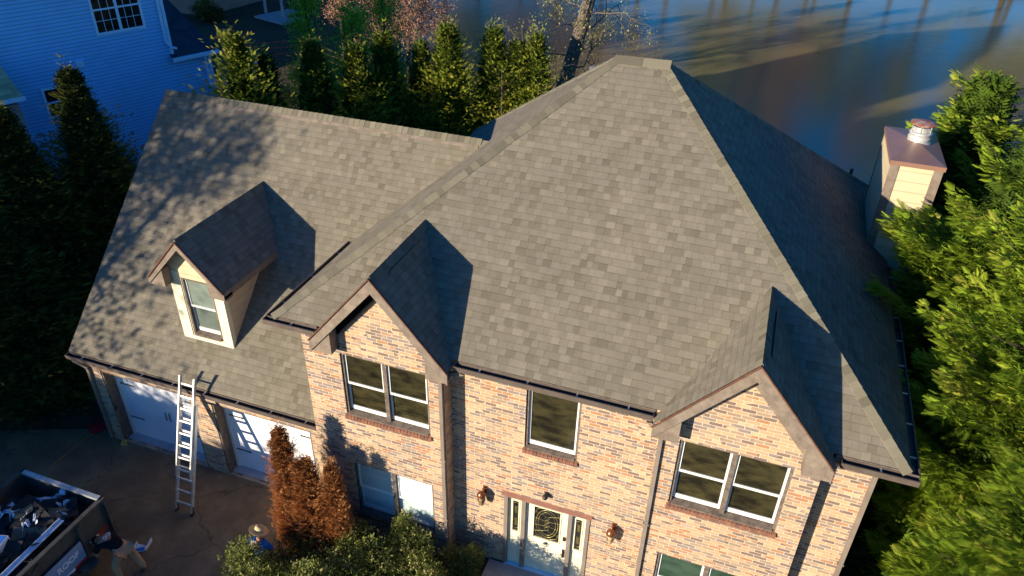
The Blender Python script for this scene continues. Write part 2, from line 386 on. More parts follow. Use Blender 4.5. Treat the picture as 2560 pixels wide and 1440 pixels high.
def wall_holes(mb, o, ud, W, H, holes, depth):
    """wall face from o along ud (width W) and up (H); outward normal = ud x Z; holes (u0,u1,z0,z1) get reveals of given depth"""
    o = Vector(o); ud = Vector(ud).normalized(); N = ud.cross(Vector((0, 0, 1))); Z = Vector((0, 0, 1))
    P = lambda u, z, d=0.0: o + ud * u + Z * z - N * d
    us = sorted({0.0, W} | {h[0] for h in holes} | {h[1] for h in holes}); zs = sorted({0.0, H} | {h[2] for h in holes} | {h[3] for h in holes})
    for i in range(len(us) - 1):
        for j in range(len(zs) - 1):
            cu, cz = (us[i] + us[i + 1]) / 2, (zs[j] + zs[j + 1]) / 2
            if any(h[0] < cu < h[1] and h[2] < cz < h[3] for h in holes): continue
            mb.poly([P(us[i], zs[j]), P(us[i + 1], zs[j]), P(us[i + 1], zs[j + 1]), P(us[i], zs[j + 1])])
    for a, b, c, e in holes:
        mb.poly([P(a, c), P(a, e), P(a, e, depth), P(a, c, depth)]); mb.poly([P(b, e), P(b, c), P(b, c, depth), P(b, e, depth)])
        mb.poly([P(b, c), P(a, c), P(a, c, depth), P(b, c, depth)]); mb.poly([P(a, e), P(b, e), P(b, e, depth), P(a, e, depth)])

def text_obj(txt, size, mat, parent, loc, xdir, ydir, name='lettering', ext=0.004, bold=0.0):
    cu = bpy.data.curves.new('t', 'FONT'); cu.body = txt; cu.size = size; cu.extrude = ext; cu.offset = bold; cu.align_x = 'CENTER'; cu.align_y = 'CENTER'
    to = bpy.data.objects.new('t', cu); COL.objects.link(to)
    dg = bpy.context.evaluated_depsgraph_get(); me = bpy.data.meshes.new_from_object(to.evaluated_get(dg)); bpy.data.objects.remove(to)
    X = Vector(xdir).normalized(); Y = Vector(ydir).normalized(); Zv = X.cross(Y)
    M = Matrix.Identity(4)
    for i in range(3): M[i][0] = X[i]; M[i][1] = Y[i]; M[i][2] = Zv[i]; M[i][3] = loc[i]
    me.transform(M); me.name = name; me.materials.clear(); me.materials.append(MATS[mat])
    o = bpy.data.objects.new(name, me); COL.objects.link(o); place(o, parent); return o

# ------------------------------------------------------------------ foliage
def np_mesh(name, V, F, tint, mat, parent, k=3):
    me = bpy.data.meshes.new(name); nv, nf = len(V), len(F)
    me.vertices.add(nv); me.vertices.foreach_set('co', np.asarray(V, 'f').ravel())
    me.loops.add(nf * k); me.loops.foreach_set('vertex_index', np.asarray(F, 'i').ravel())
    me.polygons.add(nf); me.polygons.foreach_set('loop_start', np.arange(0, nf * k, k, dtype='i'))
    me.update(calc_edges=True); me.materials.append(MATS[mat])
    a = me.attributes.new('tint', 'FLOAT', 'FACE'); a.data.foreach_set('value', np.asarray(tint, 'f'))
    o = bpy.data.objects.new(name, me); COL.objects.link(o); o.parent = parent; o['_w'] = (0.0, 0.0, 0.0); return o
def frames(D, rng, roll=None):
    D = D / np.linalg.norm(D, axis=1, keepdims=True)
    up = np.tile([0, 0, 1.0], (len(D), 1)) + rng.normal(0, 0.35, (len(D), 3))
    S = np.cross(up, D); S /= np.linalg.norm(S, axis=1, keepdims=True) + 1e-9
    N = np.cross(D, S)
    return D, S, N
def spray_template(nl=7, width=0.42, leaf=0.036):
    V = []; F = []
    V += [(0, -0.012, 0), (0, 0.012, 0), (1, 0, -0.05)]; F.append((0, 1, 2))
    for i in range(nl):
        t = 0.12 + 0.8 * i / (nl - 1); L = width * (1 - 0.65 * t) + 0.05
        for s in (-1, 1):
            b = len(V); ax = (t, 0, -0.05 * t)
            tip = (t + L * 0.85, s * L * 0.8, -0.05 * t - 0.07 * L)
            V += [(t - leaf, 0, ax[2]), (t + leaf, 0, ax[2]), tip, (t + L * 0.45 + leaf * 0.9, s * L * 0.30, ax[2] + 0.03)]
            F += [(b, b + 1, b + 3), (b, b + 3, b + 2)]
    return np.array(V, float), np.array(F, int)
def sprays(P, D, S, size, T, rng, tint):
    TV, TF = T; D, Sd, N = frames(D, rng); n = len(P)
    V = P[:, None, :] + size[:, None, None] * (TV[None, :, 0:1] * D[:, None, :] + TV[None, :, 1:2] * Sd[:, None, :] + TV[None, :, 2:3] * N[:, None, :])
    F = TF[None] + (np.arange(n) * len(TV))[:, None, None]
    return V.reshape(-1, 3), F.reshape(-1, 3), np.repeat(tint, len(TF))
def conifer(name, label, cat, loc, H, Rad, seed, mat, n=4200, size=0.26, upness=0.9, base=0.05, lump=0.25, power=0.75, nl=5, lean=(0, 0), group=None, tipdry=0.15, droop=0.0, bark='bark', core=0.8):
    """columnar conifer: trunk + crown of feathery sprays on many short branches"""
    rng = np.random.default_rng(seed)
    t = thing(name, label, cat, loc, group)
    nb = max(60, n // 22)
    hb = base + (1 - base) * (1 - np.sqrt(rng.random(nb) ** 1.15))  # more branches low
    hb = np.clip(hb, base, 0.985); az = rng.random(nb) * 2 * np.pi
    prof = lambda h: Rad * np.clip((1 - h) / (1 - base), 0, 1) ** power * np.clip((h - base * 0.2) / 0.12 + 0.55, 0, 1)
    lb = prof(hb) * (1 + lump * rng.normal(0, 1, nb)).clip(0.5, 1.6) + 0.08
    P = []; D = []; Z = []; tn = []
    per = np.maximum(4, (n * lb / lb.sum()).astype(int))
    tb = rng.random(nb)
    for i in range(nb):
        k = per[i]; s = rng.random(k) ** 0.55
        rdir = np.array([math.cos(az[i]), math.sin(az[i]), 0]); side = np.array([-rdir[1], rdir[0], 0])
        up_ = upness * (0.5 + 0.6 * rng.random()) - droop
        r = lb[i] * s
        pts = rdir * r[:, None] + side * rng.normal(0, 0.13, k)[:, None] * (0.3 + lb[i]) * (0.4 + s[:, None])
        pts[:, 2] = hb[i] * H + r * up_ * (0.4 + 0.6 * s) + rng.normal(0, 0.06, k) * (0.4 + lb[i])
        P.append(pts); D.append(rdir * (0.8 + 0 * s)[:, None] + side * rng.normal(0, 0.55, k)[:, None] + np.array([0, 0, 1]) * (up_ + rng.normal(0, 0.25, k))[:, None])
        tn.append(np.clip(0.15 + 0.45 * s + 0.25 * (tb[i] - 0.5) + rng.normal(0, 0.07, k) + tipdry * (hb[i] > 0.85), 0, 1))
    P = np.concatenate(P); D = np.concatenate(D); tn = np.concatenate(tn)
    P[:, 2] = np.clip(P[:, 2], 0.05, H * 0.99)
    hh = P[:, 2] / H; P[:, 0] += lean[0] * hh; P[:, 1] += lean[1] * hh
    sz = size * rng.uniform(0.6, 1.25, len(P)) * (0.55 + 0.45 * np.clip((1 - hh) * 4, 0, 1))
    V, F, tt = sprays(P, D, None, sz, spray_template(nl), rng, tn)
    if core:
        # inner mass of short twigs so that little light passes the middle
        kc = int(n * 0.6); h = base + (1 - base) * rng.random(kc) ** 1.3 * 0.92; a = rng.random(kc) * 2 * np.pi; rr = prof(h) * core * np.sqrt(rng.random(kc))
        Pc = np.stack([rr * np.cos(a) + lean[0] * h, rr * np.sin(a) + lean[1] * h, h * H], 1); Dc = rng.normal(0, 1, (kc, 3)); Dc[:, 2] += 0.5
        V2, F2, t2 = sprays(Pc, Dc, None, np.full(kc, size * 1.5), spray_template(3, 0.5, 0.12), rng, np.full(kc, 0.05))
        F = np.concatenate([F, F2 + len(V)]); V = np.concatenate([V, V2]); tt = np.concatenate([tt, t2])
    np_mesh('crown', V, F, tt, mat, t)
    mb = MB(); mb.tube([(lean[0] * q, lean[1] * q, H * q - 0.2 * (q == 0)) for q in (0, .25, .5, .75, .97)], [0.022 * H * 0.8, 0.016 * H, 0.011 * H, 0.007 * H, 0.012], 7)
    tr = mb.build('trunk', bark); tr.parent = t
    return t
def copy_tree(src, loc, label, rz=0.0, sc=(1, 1, 1), group=None):
    c = src.copy(); COL.objects.link(c); c.location = loc; c.rotation_euler = (0, 0, rz); c.scale = sc; c['label'] = label; c['_w'] = tuple(float(x) for x in loc)
    if group: c['group'] = group
    for ch in [o for o in COL.objects if o.parent == src]:
        d = ch.copy(); COL.objects.link(d); d.parent = c
    return c

def leyland(name, label, loc, H, Rad, seed, n=9000, group=None, size=0.185, base=0.02, lean=(0, 0), power=.52):
    """big cypress: long upswept limbs carrying flat drooping-tipped sprays, with dark gaps between limbs"""
    rng = np.random.default_rng(seed); t = thing(name, label, 'cypress tree', loc, group)
    nb = 330; hb = base + (0.97 - base) * (1 - np.sqrt(rng.random(nb)))
    az = np.arange(nb) * 2.39996 + rng.normal(0, 0.3, nb)
    prof = Rad * ((1 - hb) ** power) * np.clip(0.50 + hb * 1.1, 0, 1)
    lb = prof * rng.uniform(0.62, 1.22, nb) + 0.15
    per = np.maximum(8, (n * lb ** 1.15 / (lb ** 1.15).sum()).astype(int))
    P = []; D = []; tn = []; mb = MB()
    for i in range(nb):
        rd = np.array([math.cos(az[i]), math.sin(az[i]), 0]); sd = np.array([-rd[1], rd[0], 0]); upb = rng.uniform(0.30, 0.75); L = lb[i]; tb = rng.random()
        curve = lambda s: upb * L * (0.75 * s + 0.25 * s * s) 
        # limb
        z0 = hb[i] * H
        pts = [tuple(rd * L * q + np.array([0, 0, z0 + curve(q)])) for q in (0, 0.35, 0.7, 0.95)]
        mb.tube(pts, [0.035 * (0.5 + L / Rad), 0.024, 0.014, 0.006], 4, cap=False)
        k = per[i]; s = 0.12 + 0.88 * rng.random(k) ** 0.6
        # secondary twigs: lateral offset makes a broad flat fan narrowing at the tip
        fan = (0.20 + 0.38 * L) * (1.05 - s) * 0.9 + 0.10; q = rng.uniform(-1, 1, k)
        pts = rd * (L * s)[:, None] + sd * (q * fan)[:, None]
        pts[:, 2] = z0 + curve(s) + rng.normal(0, 0.09, k) - 0.10 * np.abs(q) * fan
        P.append(pts); D.append(rd * (0.9 + rng.normal(0, 0.2, k))[:, None] + sd * (q * 0.9 + rng.normal(0, 0.3, k))[:, None] + np.array([0, 0, 1]) * (0.28 + rng.normal(0, 0.26, k))[:, None])
        dry = 0.28 * (rng.random(k) < 0.06)
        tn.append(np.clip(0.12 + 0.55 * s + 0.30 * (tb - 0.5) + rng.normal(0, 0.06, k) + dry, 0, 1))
    P = np.concatenate(P); D = np.concatenate(D); tn = np.concatenate(tn); hh = P[:, 2] / H
    P[:, 0] += lean[0] * hh; P[:, 1] += lean[1] * hh
    V, F, tt = sprays(P, D, None, size * rng.uniform(0.6, 1.3, len(P)), spray_template(7, 0.45, 0.03), rng, tn)
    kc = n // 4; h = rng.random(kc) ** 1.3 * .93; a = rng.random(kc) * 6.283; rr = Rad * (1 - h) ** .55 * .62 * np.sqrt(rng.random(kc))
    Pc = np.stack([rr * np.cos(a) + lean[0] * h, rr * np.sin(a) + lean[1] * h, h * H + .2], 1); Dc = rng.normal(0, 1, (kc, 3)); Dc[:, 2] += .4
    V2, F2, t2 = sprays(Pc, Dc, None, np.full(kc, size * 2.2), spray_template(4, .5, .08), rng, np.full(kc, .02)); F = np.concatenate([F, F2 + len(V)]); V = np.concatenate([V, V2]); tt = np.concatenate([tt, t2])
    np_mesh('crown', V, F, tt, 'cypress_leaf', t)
    b = mb.build('limbs', 'bark'); b.parent = t
    mb = MB(); mb.tube([(lean[0] * q, lean[1] * q, H * q - 0.3 * (q == 0)) for q in (0, .3, .6, .97)], [0.2, 0.14, 0.08, 0.015], 8)
    tr = mb.build('trunk', 'bark'); tr.parent = t
    return t

def bush(name, label, loc, rx, ry, H, seed, mat='holly_leaf', n=5200, leaf=0.06, group=None, cat='bush', stems=14):
    rng = np.random.default_rng(seed); t = thing(name, label, cat, loc, group)
    # lumpy dome: several overlapping sub-domes
    nl = 16; a = rng.random(nl) * 6.28; rr = np.sqrt(rng.random(nl)) * 0.62
    C = np.stack([rr * np.cos(a) * rx, rr * np.sin(a) * ry, H * (0.30 + 0.38 * rng.random(nl))], 1); Rr = np.stack([rx * rng.uniform(.32, .5, nl), ry * rng.uniform(.32, .5, nl), H * rng.uniform(.26, .40, nl)], 1)
    k = rng.integers(0, nl, n); u = rng.normal(0, 1, (n, 3)); u /= np.linalg.norm(u, axis=1, keepdims=True); rad = rng.random(n) ** 0.22 * (1 + 0.10 * rng.normal(0, 1, n))
    P = C[k] + u * Rr[k] * rad[:, None]; P[:, 2] = np.clip(P[:, 2], 0.03, None)
    D = u + rng.normal(0, 0.7, (n, 3)) + np.array([0, 0, 0.35])
    TV = np.array([(0, 0, 0), (.35, -.28, .05), (1, 0, -.05), (.35, .28, .05), (-.2, .05, 0), (-.55, .5, .1), (-.3, .65, 0), (-.1, -.1, 0), (-.5, -.55, .1), (-.15, -.6, .1)], float)
    TF = np.array([(0, 1, 2), (0, 2, 3), (4, 5, 6), (7, 8, 9)], int)
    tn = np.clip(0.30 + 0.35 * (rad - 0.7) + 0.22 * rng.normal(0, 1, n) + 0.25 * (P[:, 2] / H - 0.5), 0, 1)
    V, F, tt = sprays(P, D, None, leaf * rng.uniform(.7, 1.5, n), (TV, TF), rng, tn)
    np_mesh('foliage', V, F, tt, mat, t)
    mb = MB()
    for i in range(stems):
        c = C[i % nl] * (0.8, 0.8, 1); mb.tube([(c[0] * .15, c[1] * .15, -0.05), (c[0] * .5, c[1] * .5, c[2] * .5), tuple(c + np.array([0, 0, H * .2]))], [0.02, 0.013, 0.005], 4, cap=False)
    s = mb.build('stems', 'bark'); s.parent = t
    return t

def bare_tree(name, label, loc, H, r0, seed, lean=(0, 0), spread=0.5, first=0.35, bark='bark', leaf=None, nleaf=0, lsize=0.07, depth=4, nlimb=16, group=None, trunk_pts=None, limbr=.42, curl=0.25, twig=1.0, cat='tree', lo=0):
    rnd = random.Random(seed); t = thing(name, label, cat, loc, group)
    T = MB(); B = MB(); tips = []
    axis = trunk_pts or [Vector((lean[0] * q ** 1.2, lean[1] * q ** 1.2, H * q)) for q in (0, .15, .3, .45, .6, .75, .9, 1)]
    axis = [Vector(a) for a in axis]; nA = len(axis)
    axis = [a + Vector((rnd.gauss(0, r0 * .25), rnd.gauss(0, r0 * .25), 0)) * (0 < i) for i, a in enumerate(axis)]
    axis[0] = axis[0] - Vector((0, 0, 0.4))
    T.tube(axis, [r0 * (1.25 if i == 0 else 1) * (1 - 0.8 * i / (nA - 1)) for i in range(nA)], 10)
    def at(q):
        f = q * (nA - 1); i = min(int(f), nA - 2); return axis[i].lerp(axis[i + 1], f - i)
    def grow(p, d, L, r, dep):
        n = 3 if dep < 2 else 4; pts = [p]; dd = d.copy()
        for i in range(n):
            dd = (dd + Vector((rnd.gauss(0, curl), rnd.gauss(0, curl), rnd.gauss(0.05, curl)))).normalized(); pts.append(pts[-1] + dd * L / n)
        B.tube(pts, [r * (1 - 0.75 * i / n) for i in range(n + 1)], 5 if dep > 1 else 3, cap=False)
        if dep <= lo: tips.extend(pts[1:]); 
        if dep == 0: return
        for k in range(3 if dep > 1 else 4):
            q = rnd.uniform(0.3, 1.0); i = min(int(q * n), n - 1); b = pts[i].lerp(pts[i + 1], q * n - i)
            nd = (dd + Vector((rnd.gauss(0, .7), rnd.gauss(0, .7), rnd.gauss(.1, .5)))).normalized()
            grow(b, nd, L * rnd.uniform(.45, .68), r * 0.45 * twig, dep - 1)
    for i in range(nlimb):
        q = first + (1 - first) * (i + rnd.random()) / nlimb; az = i * 2.4 + rnd.gauss(0, .4)
        d = Vector((math.cos(az), math.sin(az), rnd.uniform(.1, .8))).normalized()
        grow(at(min(q, .99)), d, spread * H * (1.15 - q) * rnd.uniform(.6, 1.1) + 0.3, r0 * (1 - .8 * q) * limbr, depth - 1)
    o = T.build('trunk', bark); o.parent = t
    o = B.build('branches', bark); o.parent = t
    if leaf:
        rng = np.random.default_rng(seed); tp = np.array([tuple(x) for x in tips]); k = rng.integers(0, len(tp), nleaf)
        P = tp[k] + rng.normal(0, lsize * 2.2, (nleaf, 3)); D = rng.normal(0, 1, (nleaf, 3))
        TV = np.array([(0, 0, 0), (.45, -.32, .08), (1, 0, -.1), (.45, .32, .08)], float); TF = np.array([(0, 1, 2), (0, 2, 3)], int)
        V, F, tt = sprays(P, D, None, lsize * rng.uniform(.6, 1.5, nleaf), (TV, TF), rng, rng.random(nleaf))
        np_mesh('leaves', V, F, tt, leaf, t)
    return t

# ------------------------------------------------------------------ terrain, driveway, lake
SHORE = [(-140, 150), (-60, 108), (-34, 72), (-26, 56), (-20, 45), (-12, 36.5), (-4, 31.5), (6, 28), (14, 26.5), (30, 27), (60, 33), (160, 60)]
def shore_y(x):
    return np.interp(x, [p[0] for p in SHORE], [p[1] for p in SHORE])
def build_terrain():
    xs = np.unique(np.concatenate([np.linspace(-40, 45, 60), np.linspace(-300, -40, 16), np.linspace(45, 300, 16)]))
    ys = np.unique(np.concatenate([np.linspace(-60, 70, 80), np.linspace(70, 130, 20), np.linspace(130, 400, 12), np.linspace(-200, -60, 6)]))
    X, Y = np.meshgrid(xs, ys); s = (shore_y(X) - Y) * 0.85
    sm = lambda t: np.clip(t, 0, 1) ** 2 * (3 - 2 * np.clip(t, 0, 1))
    Z = -3.05 + 3.0 * sm(s / 15.0) - 2.0 * sm(-s / 8.0)
    Z += -0.5 * sm((Y - 12) / 12) * (s > 15) * (X < 0) * 1.0
    far = Y - (95 + 0.10 * (X - 31)); Z = np.where(far > -6, -5.0 + 3.2 * sm((far + 6) / 10) + 2.5 * sm((far - 4) / 40), Z)
    rng = np.random.default_rng(3); Z += rng.normal(0, 0.03, Z.shape) * ((np.abs(X - 2) > 12) | (Y > 12) | (Y < -14))
    Z -= 0.03
    nx, ny = len(xs), len(ys); V = np.stack([X.ravel(), Y.ravel(), Z.ravel()], 1)
    i = np.arange(ny - 1)[:, None] * nx + np.arange(nx - 1)[None]
    F = np.stack([i, i + 1, i + nx + 1, i + nx], -1).reshape(-1, 4)
    o = np_mesh('ground', V, F, np.zeros(len(F)), 'ground_soil', None, 4); o.data.polygons.foreach_set('use_smooth', [True] * len(F)); tag(o, kind='structure')
build_terrain()
mb = MB(); mb.poly([(-400, 15, -3), (400, 15, -3), (400, 500, -3), (-400, 500, -3)])
tag(mb.build('water', 'lake_water'), kind='structure')
mb = MB(); mb.poly([(-10.5, -30, 0), (-0.6, -30, 0), (-0.2, -2.6, 0), (0.1, .42, 0), (-6.6, .42, 0), (-10.5, -1.2, 0)])
o = mb.build('driveway', 'driveway_surface'); tag(o, kind='structure')
mb = MB(); mb.box(-6.13, -3.45, .22, .44, -.05, .035); mb.box(-2.81, -.12, .22, .44, -.05, .035)
tag(mb.build('pavement', 'patio_concrete'), kind='structure')
mb = MB(); mb.box(4.3, 6.8, -1.9, .02, -.06, .05); mb.box(4.9, 6.2, -12, -1.9, -.06, .03)
tag(mb.build('path', 'concrete'), kind='structure')

# ------------------------------------------------------------------ the brick house
BY, CY = -0.27, 0.08           # front faces: left bay, centre + right
XL, XR = 0.36, 11.14
house = thing('brick_house', 'two storey brick house with grey brown shingle roof, attached garage and three front gables', 'house', (5.0, 5.0, 0.0))
EY, EZ = -0.25, 5.80           # main eave edge
SF = (10.144 - EZ) / (5.18 - EY)
RX1, RX2, RY, RZ = 5.087, 6.08, 5.18, 10.144
EL, ER, EB = -0.29, 11.49, 10.62
GX = (2.20, 8.91); GZ = 7.43; GS = 1.18; GY = -0.55; GH = 1.46     # little front gables
W1 = (1.20, 3.12, 3.68, 5.28); W2 = (1.20, 3.12, 0.67, 2.26); WC = (5.00, 6.08, 3.72, 5.24)
W3 = (7.93, 9.84, 3.68, 5.28); W4 = (7.92, 9.84, 0.67, 2.26); BX = (7.55, 10.27); DR = (4.62, 6.47, -0.02, 2.28)
mb = MB(); D = 0.13
h = lambda w, x0: (w[0] - x0, w[1] - x0, w[2], w[3])
wall_holes(mb, (XL, BY, 0), (1, 0, 0), 3.45 - XL, 5.55, [h(W1, XL), h(W2, XL)], D)
wall_holes(mb, (3.45, BY, 0), (0, 1, 0), CY - BY, 5.72, [], D)
wall_holes(mb, (3.45, CY, -0.05), (1, 0, 0), BX[0] - 3.45, 5.75, [(a - 3.45, b - 3.45, c + .05, d + .05) for a, b, c, d in (WC, DR)], D)
wall_holes(mb, (BX[0], CY, 0), (0, -1, 0), CY - BY, 5.72, [], D)
wall_holes(mb, (BX[0], BY, 0), (1, 0, 0), BX[1] - BX[0], 5.55, [h(W3, BX[0]), h(W4, BX[0])], D)
wall_holes(mb, (BX[1], BY, 0), (0, 1, 0), CY - BY, 5.72, [], D)
wall_holes(mb, (BX[1], CY, -0.05), (1, 0, 0), XR - BX[1], 5.75, [], D)
wall_holes(mb, (XR, CY, 0), (0, 1, 0), 10.3 - CY, 5.72, [], D)
wall_holes(mb, (XR, 10.3, 0), (-1, 0, 0), XR - XL, 5.72, [], D)
wall_holes(mb, (XL, 10.3, 0), (0, -1, 0), 10.3 - BY, 5.72, [], D)
def gab(xa, y, zb, hw, il):   # gable brickwork above zb; il = how far the brick stays below the left slope (open eave)
    top = GZ - 0.17; xi = xa + il / GS / 2 * 1.0
    mb.poly([(xa - hw + il * .62, y, zb), (xa + hw, y, zb), (xa + hw, y, top - GS * hw), (xi, y, top - il / 2), (xa - hw + il * .62, y, top - il * 1.0 - GS * (hw - il * .62))])
gab(GX[0], BY, 5.55, 1.24, .36); gab(GX[1], BY, 5.55, 1.24, .10)
mb.build('wall', 'brick', house)
mb = MB(); mb.box(.6, 11, CY + .35, 10, .1, 5.6)
for xa in GX: mb.poly([(xa - 1.3, BY + .09, 5.5), (xa + 1.2, BY + .09, 5.5), (xa + 1.2, BY + .09, GZ - .16 - GS * 1.2), (xa, BY + .09, GZ - .16), (xa - 1.3, BY + .09, GZ - .16 - GS * 1.3)])  # near-black sheet paints the deep shade of the open eave gap
mb.build('interior', 'dark_void', house)

# main roof
roof = MB()
za = lambda y: EZ + SF * (y - EY)
notch = lambda xa: [(xa - (GZ - EZ) / GS, EY, EZ), (xa, EY + (GZ - EZ) / SF, GZ), (xa + (GZ - EZ) / GS, EY, EZ)]
roof.poly([(EL, EY, EZ)] + notch(GX[0]) + notch(GX[1]) + [(ER, EY, EZ), (RX2, RY, RZ), (RX1, RY, RZ)])
roof.poly([(EL, EB, EZ), (EL, EY, EZ), (RX1, RY, RZ)])
roof.poly([(ER, EY, EZ), (ER, EB, EZ), (RX2, RY, RZ)])
roof.poly([(ER, EB, EZ), (EL, EB, EZ), (RX1, RY, RZ), (RX2, RY, RZ)])
for xa in GX:
    yb = EY + (GZ - EZ) / SF; dxe = (GZ - EZ) / GS
    roof.poly([(xa - GH, GY, GZ - GS * GH), (xa, GY, GZ), (xa, yb, GZ), (xa - dxe, EY, EZ), (xa - GH, EY, GZ - GS * GH)][::-1])
    roof.poly([(xa + GH, GY, GZ - GS * GH), (xa + GH, EY, GZ - GS * GH), (xa + dxe, EY, EZ), (xa, yb, GZ), (xa, GY, GZ)][::-1])
main_roof = roof.build('roof', 'shingle', house)
# eave underside and fascia boards
mb = MB()
for a, b in ((EL, GX[0] - GH), (GX[0] + GH, GX[1] - GH), (GX[1] + GH, ER)):
    mb.box(a, b, EY - .005, EY + .02, EZ - .19, EZ - .012)
    mb.box(a, b, EY + .02, CY, EZ - .19, EZ - .17)
mb.box(ER - .02, ER + .005, EY, EB, EZ - .19, EZ - .012); mb.box(XR, ER - .02, EY, EB, EZ - .19, EZ - .17)
mb.box(EL - .005, EL + .02, EY, EB, EZ - .19, EZ - .012); mb.box(EL + .02, XL, EY, EB, EZ - .19, EZ - .17)
mb.build('fascia', 'brown_wood', house)

def caps(mb, p0, p1, nl, nr, w=0.135, step=0.145, t=0.014, seed=1):
    """overlapping cap shingles bent over a ridge line running from low p0 to high p1; nl/nr are downhill directions on both sides"""
    rnd = random.Random(seed); p0, p1 = Vector(p0), Vector(p1); d = p1 - p0; L = d.length; d.normalize(); nl = Vector(nl).normalized(); nr = Vector(nr).normalized()
    upv = -(nl + nr).normalized(); n = int(L / step)
    for i in range(n):
        a = p0 + d * (L * i / n); b = p0 + d * (min(L, L * (i + 1.25) / n)); ta = t * rnd.uniform(.9, 1.5); tb = 0.004; mb.ct = rnd.random(); ww = w * rnd.uniform(.94, 1.06)
        A, Bp = a + upv * (ta + .012), b + upv * (tb + .012)
        Al, Ar = a + nl * ww + upv * ta, a + nr * ww + upv * ta; Bl, Br = b + nl * ww + upv * tb, b + nr * ww + upv * tb
        for q in ([Al, A, Bp, Bl], [A, Ar, Br, Bp]): mb.poly(q[::-1] if (Vector(q[1]) - Vector(q[0])).cross(Vector(q[2]) - Vector(q[0])).dot(upv) < 0 else q)
        mb.poly([a + nl * ww, a, A, Al]); mb.poly([a, a + nr * ww, Ar, A]); mb.poly([a + nl * ww, Al, Bl, b + nl * ww]); mb.poly([a + nr * ww, b + nr * ww, Br, Ar])
s45 = SF
FD = Vector((0, -1, -SF)); LD = Vector((-1, 0, -.808)); RD = Vector((1, 0, -.803)); BD = Vector((0, 1, -SF))
def perp(v, d):
    d = Vector(d).normalized(); v = Vector(v); return (v - d * v.dot(d)).normalized()
def capline(mb, p0, p1, a, b, **k):
    d = Vector(p1) - Vector(p0); caps(mb, p0, p1, perp(a, d), perp(b, d), **k)
mb = MB()
capline(mb, (EL, EY, EZ), (RX1, RY, RZ), (-.3, .9, -.2), (.9, -.3, -.2), seed=2, w=.16)
capline(mb, (ER, EY, EZ), (RX2, RY, RZ), (.3, .9, -.2), (-.9, -.3, -.2), seed=3, w=.15)
capline(mb, (EL, EB, EZ), (RX1, RY, RZ), (-.3, -.9, -.2), (.9, .3, -.2), seed=4)
capline(mb, (ER, EB, EZ), (RX2, RY, RZ), (.3, -.9, -.2), (-.9, .3, -.2), seed=5)
# hips were given horizontal guides: replace by the real slopes below
mb = MB()
def hip(p0, p1, n1, n2, seed, **k):
    d = (Vector(p1) - Vector(p0)).normalized(); n1 = Vector(n1).normalized(); n2 = Vector(n2).normalized()
    a = d.cross(n1); b = d.cross(n2)
    # direction lying in plane 1 pointing away from plane 2
    if a.dot(n2) > 0: a = -a
    if b.dot(n1) > 0: b = -b
    caps(mb, p0, p1, a, b, seed=seed, **k)
nF, nL, nR, nB = (0, -SF, 1), (-.808, 0, 1), (.803, 0, 1), (0, SF, 1)
hip((EL, EY, EZ), (RX1, RY, RZ), nF, nL, 2, w=.15); hip((ER, EY, EZ), (RX2, RY, RZ), nF, nR, 3, w=.15)
hip((EL, EB, EZ), (RX1, RY, RZ), nB, nL, 4); hip((ER, EB, EZ), (RX2, RY, RZ), nB, nR, 5)
hip((RX2 + .12, RY, RZ + .012), (RX1 - .05, RY, RZ + .012), nF, nB, 6, w=.19, t=.016, step=.42)
for i, xa in enumerate(GX):
    hip((xa, GY + .01, GZ), (xa, EY + (GZ - EZ) / SF, GZ), (-GS, 0, 1), (GS, 0, 1), 7 + i, w=.15, t=.010)
mb.build('ridge_cap', 'cap_shingle', main_roof)
mb = MB()
for xa in GX:   # lifted starter strip along the little ridges
    mb = MB(); mb.slab([(xa + .15, GY + .5, GZ - GS * .15 + .045), (xa + .17, GY + .5, GZ - GS * .17 + .02), (xa + .17, 1.3, GZ - GS * .17 + .02), (xa + .15, 1.3, GZ - GS * .15 + .045)], (0, 0, -.02)); mb.build('shingle_strip', 'cap_shingle', main_roof)

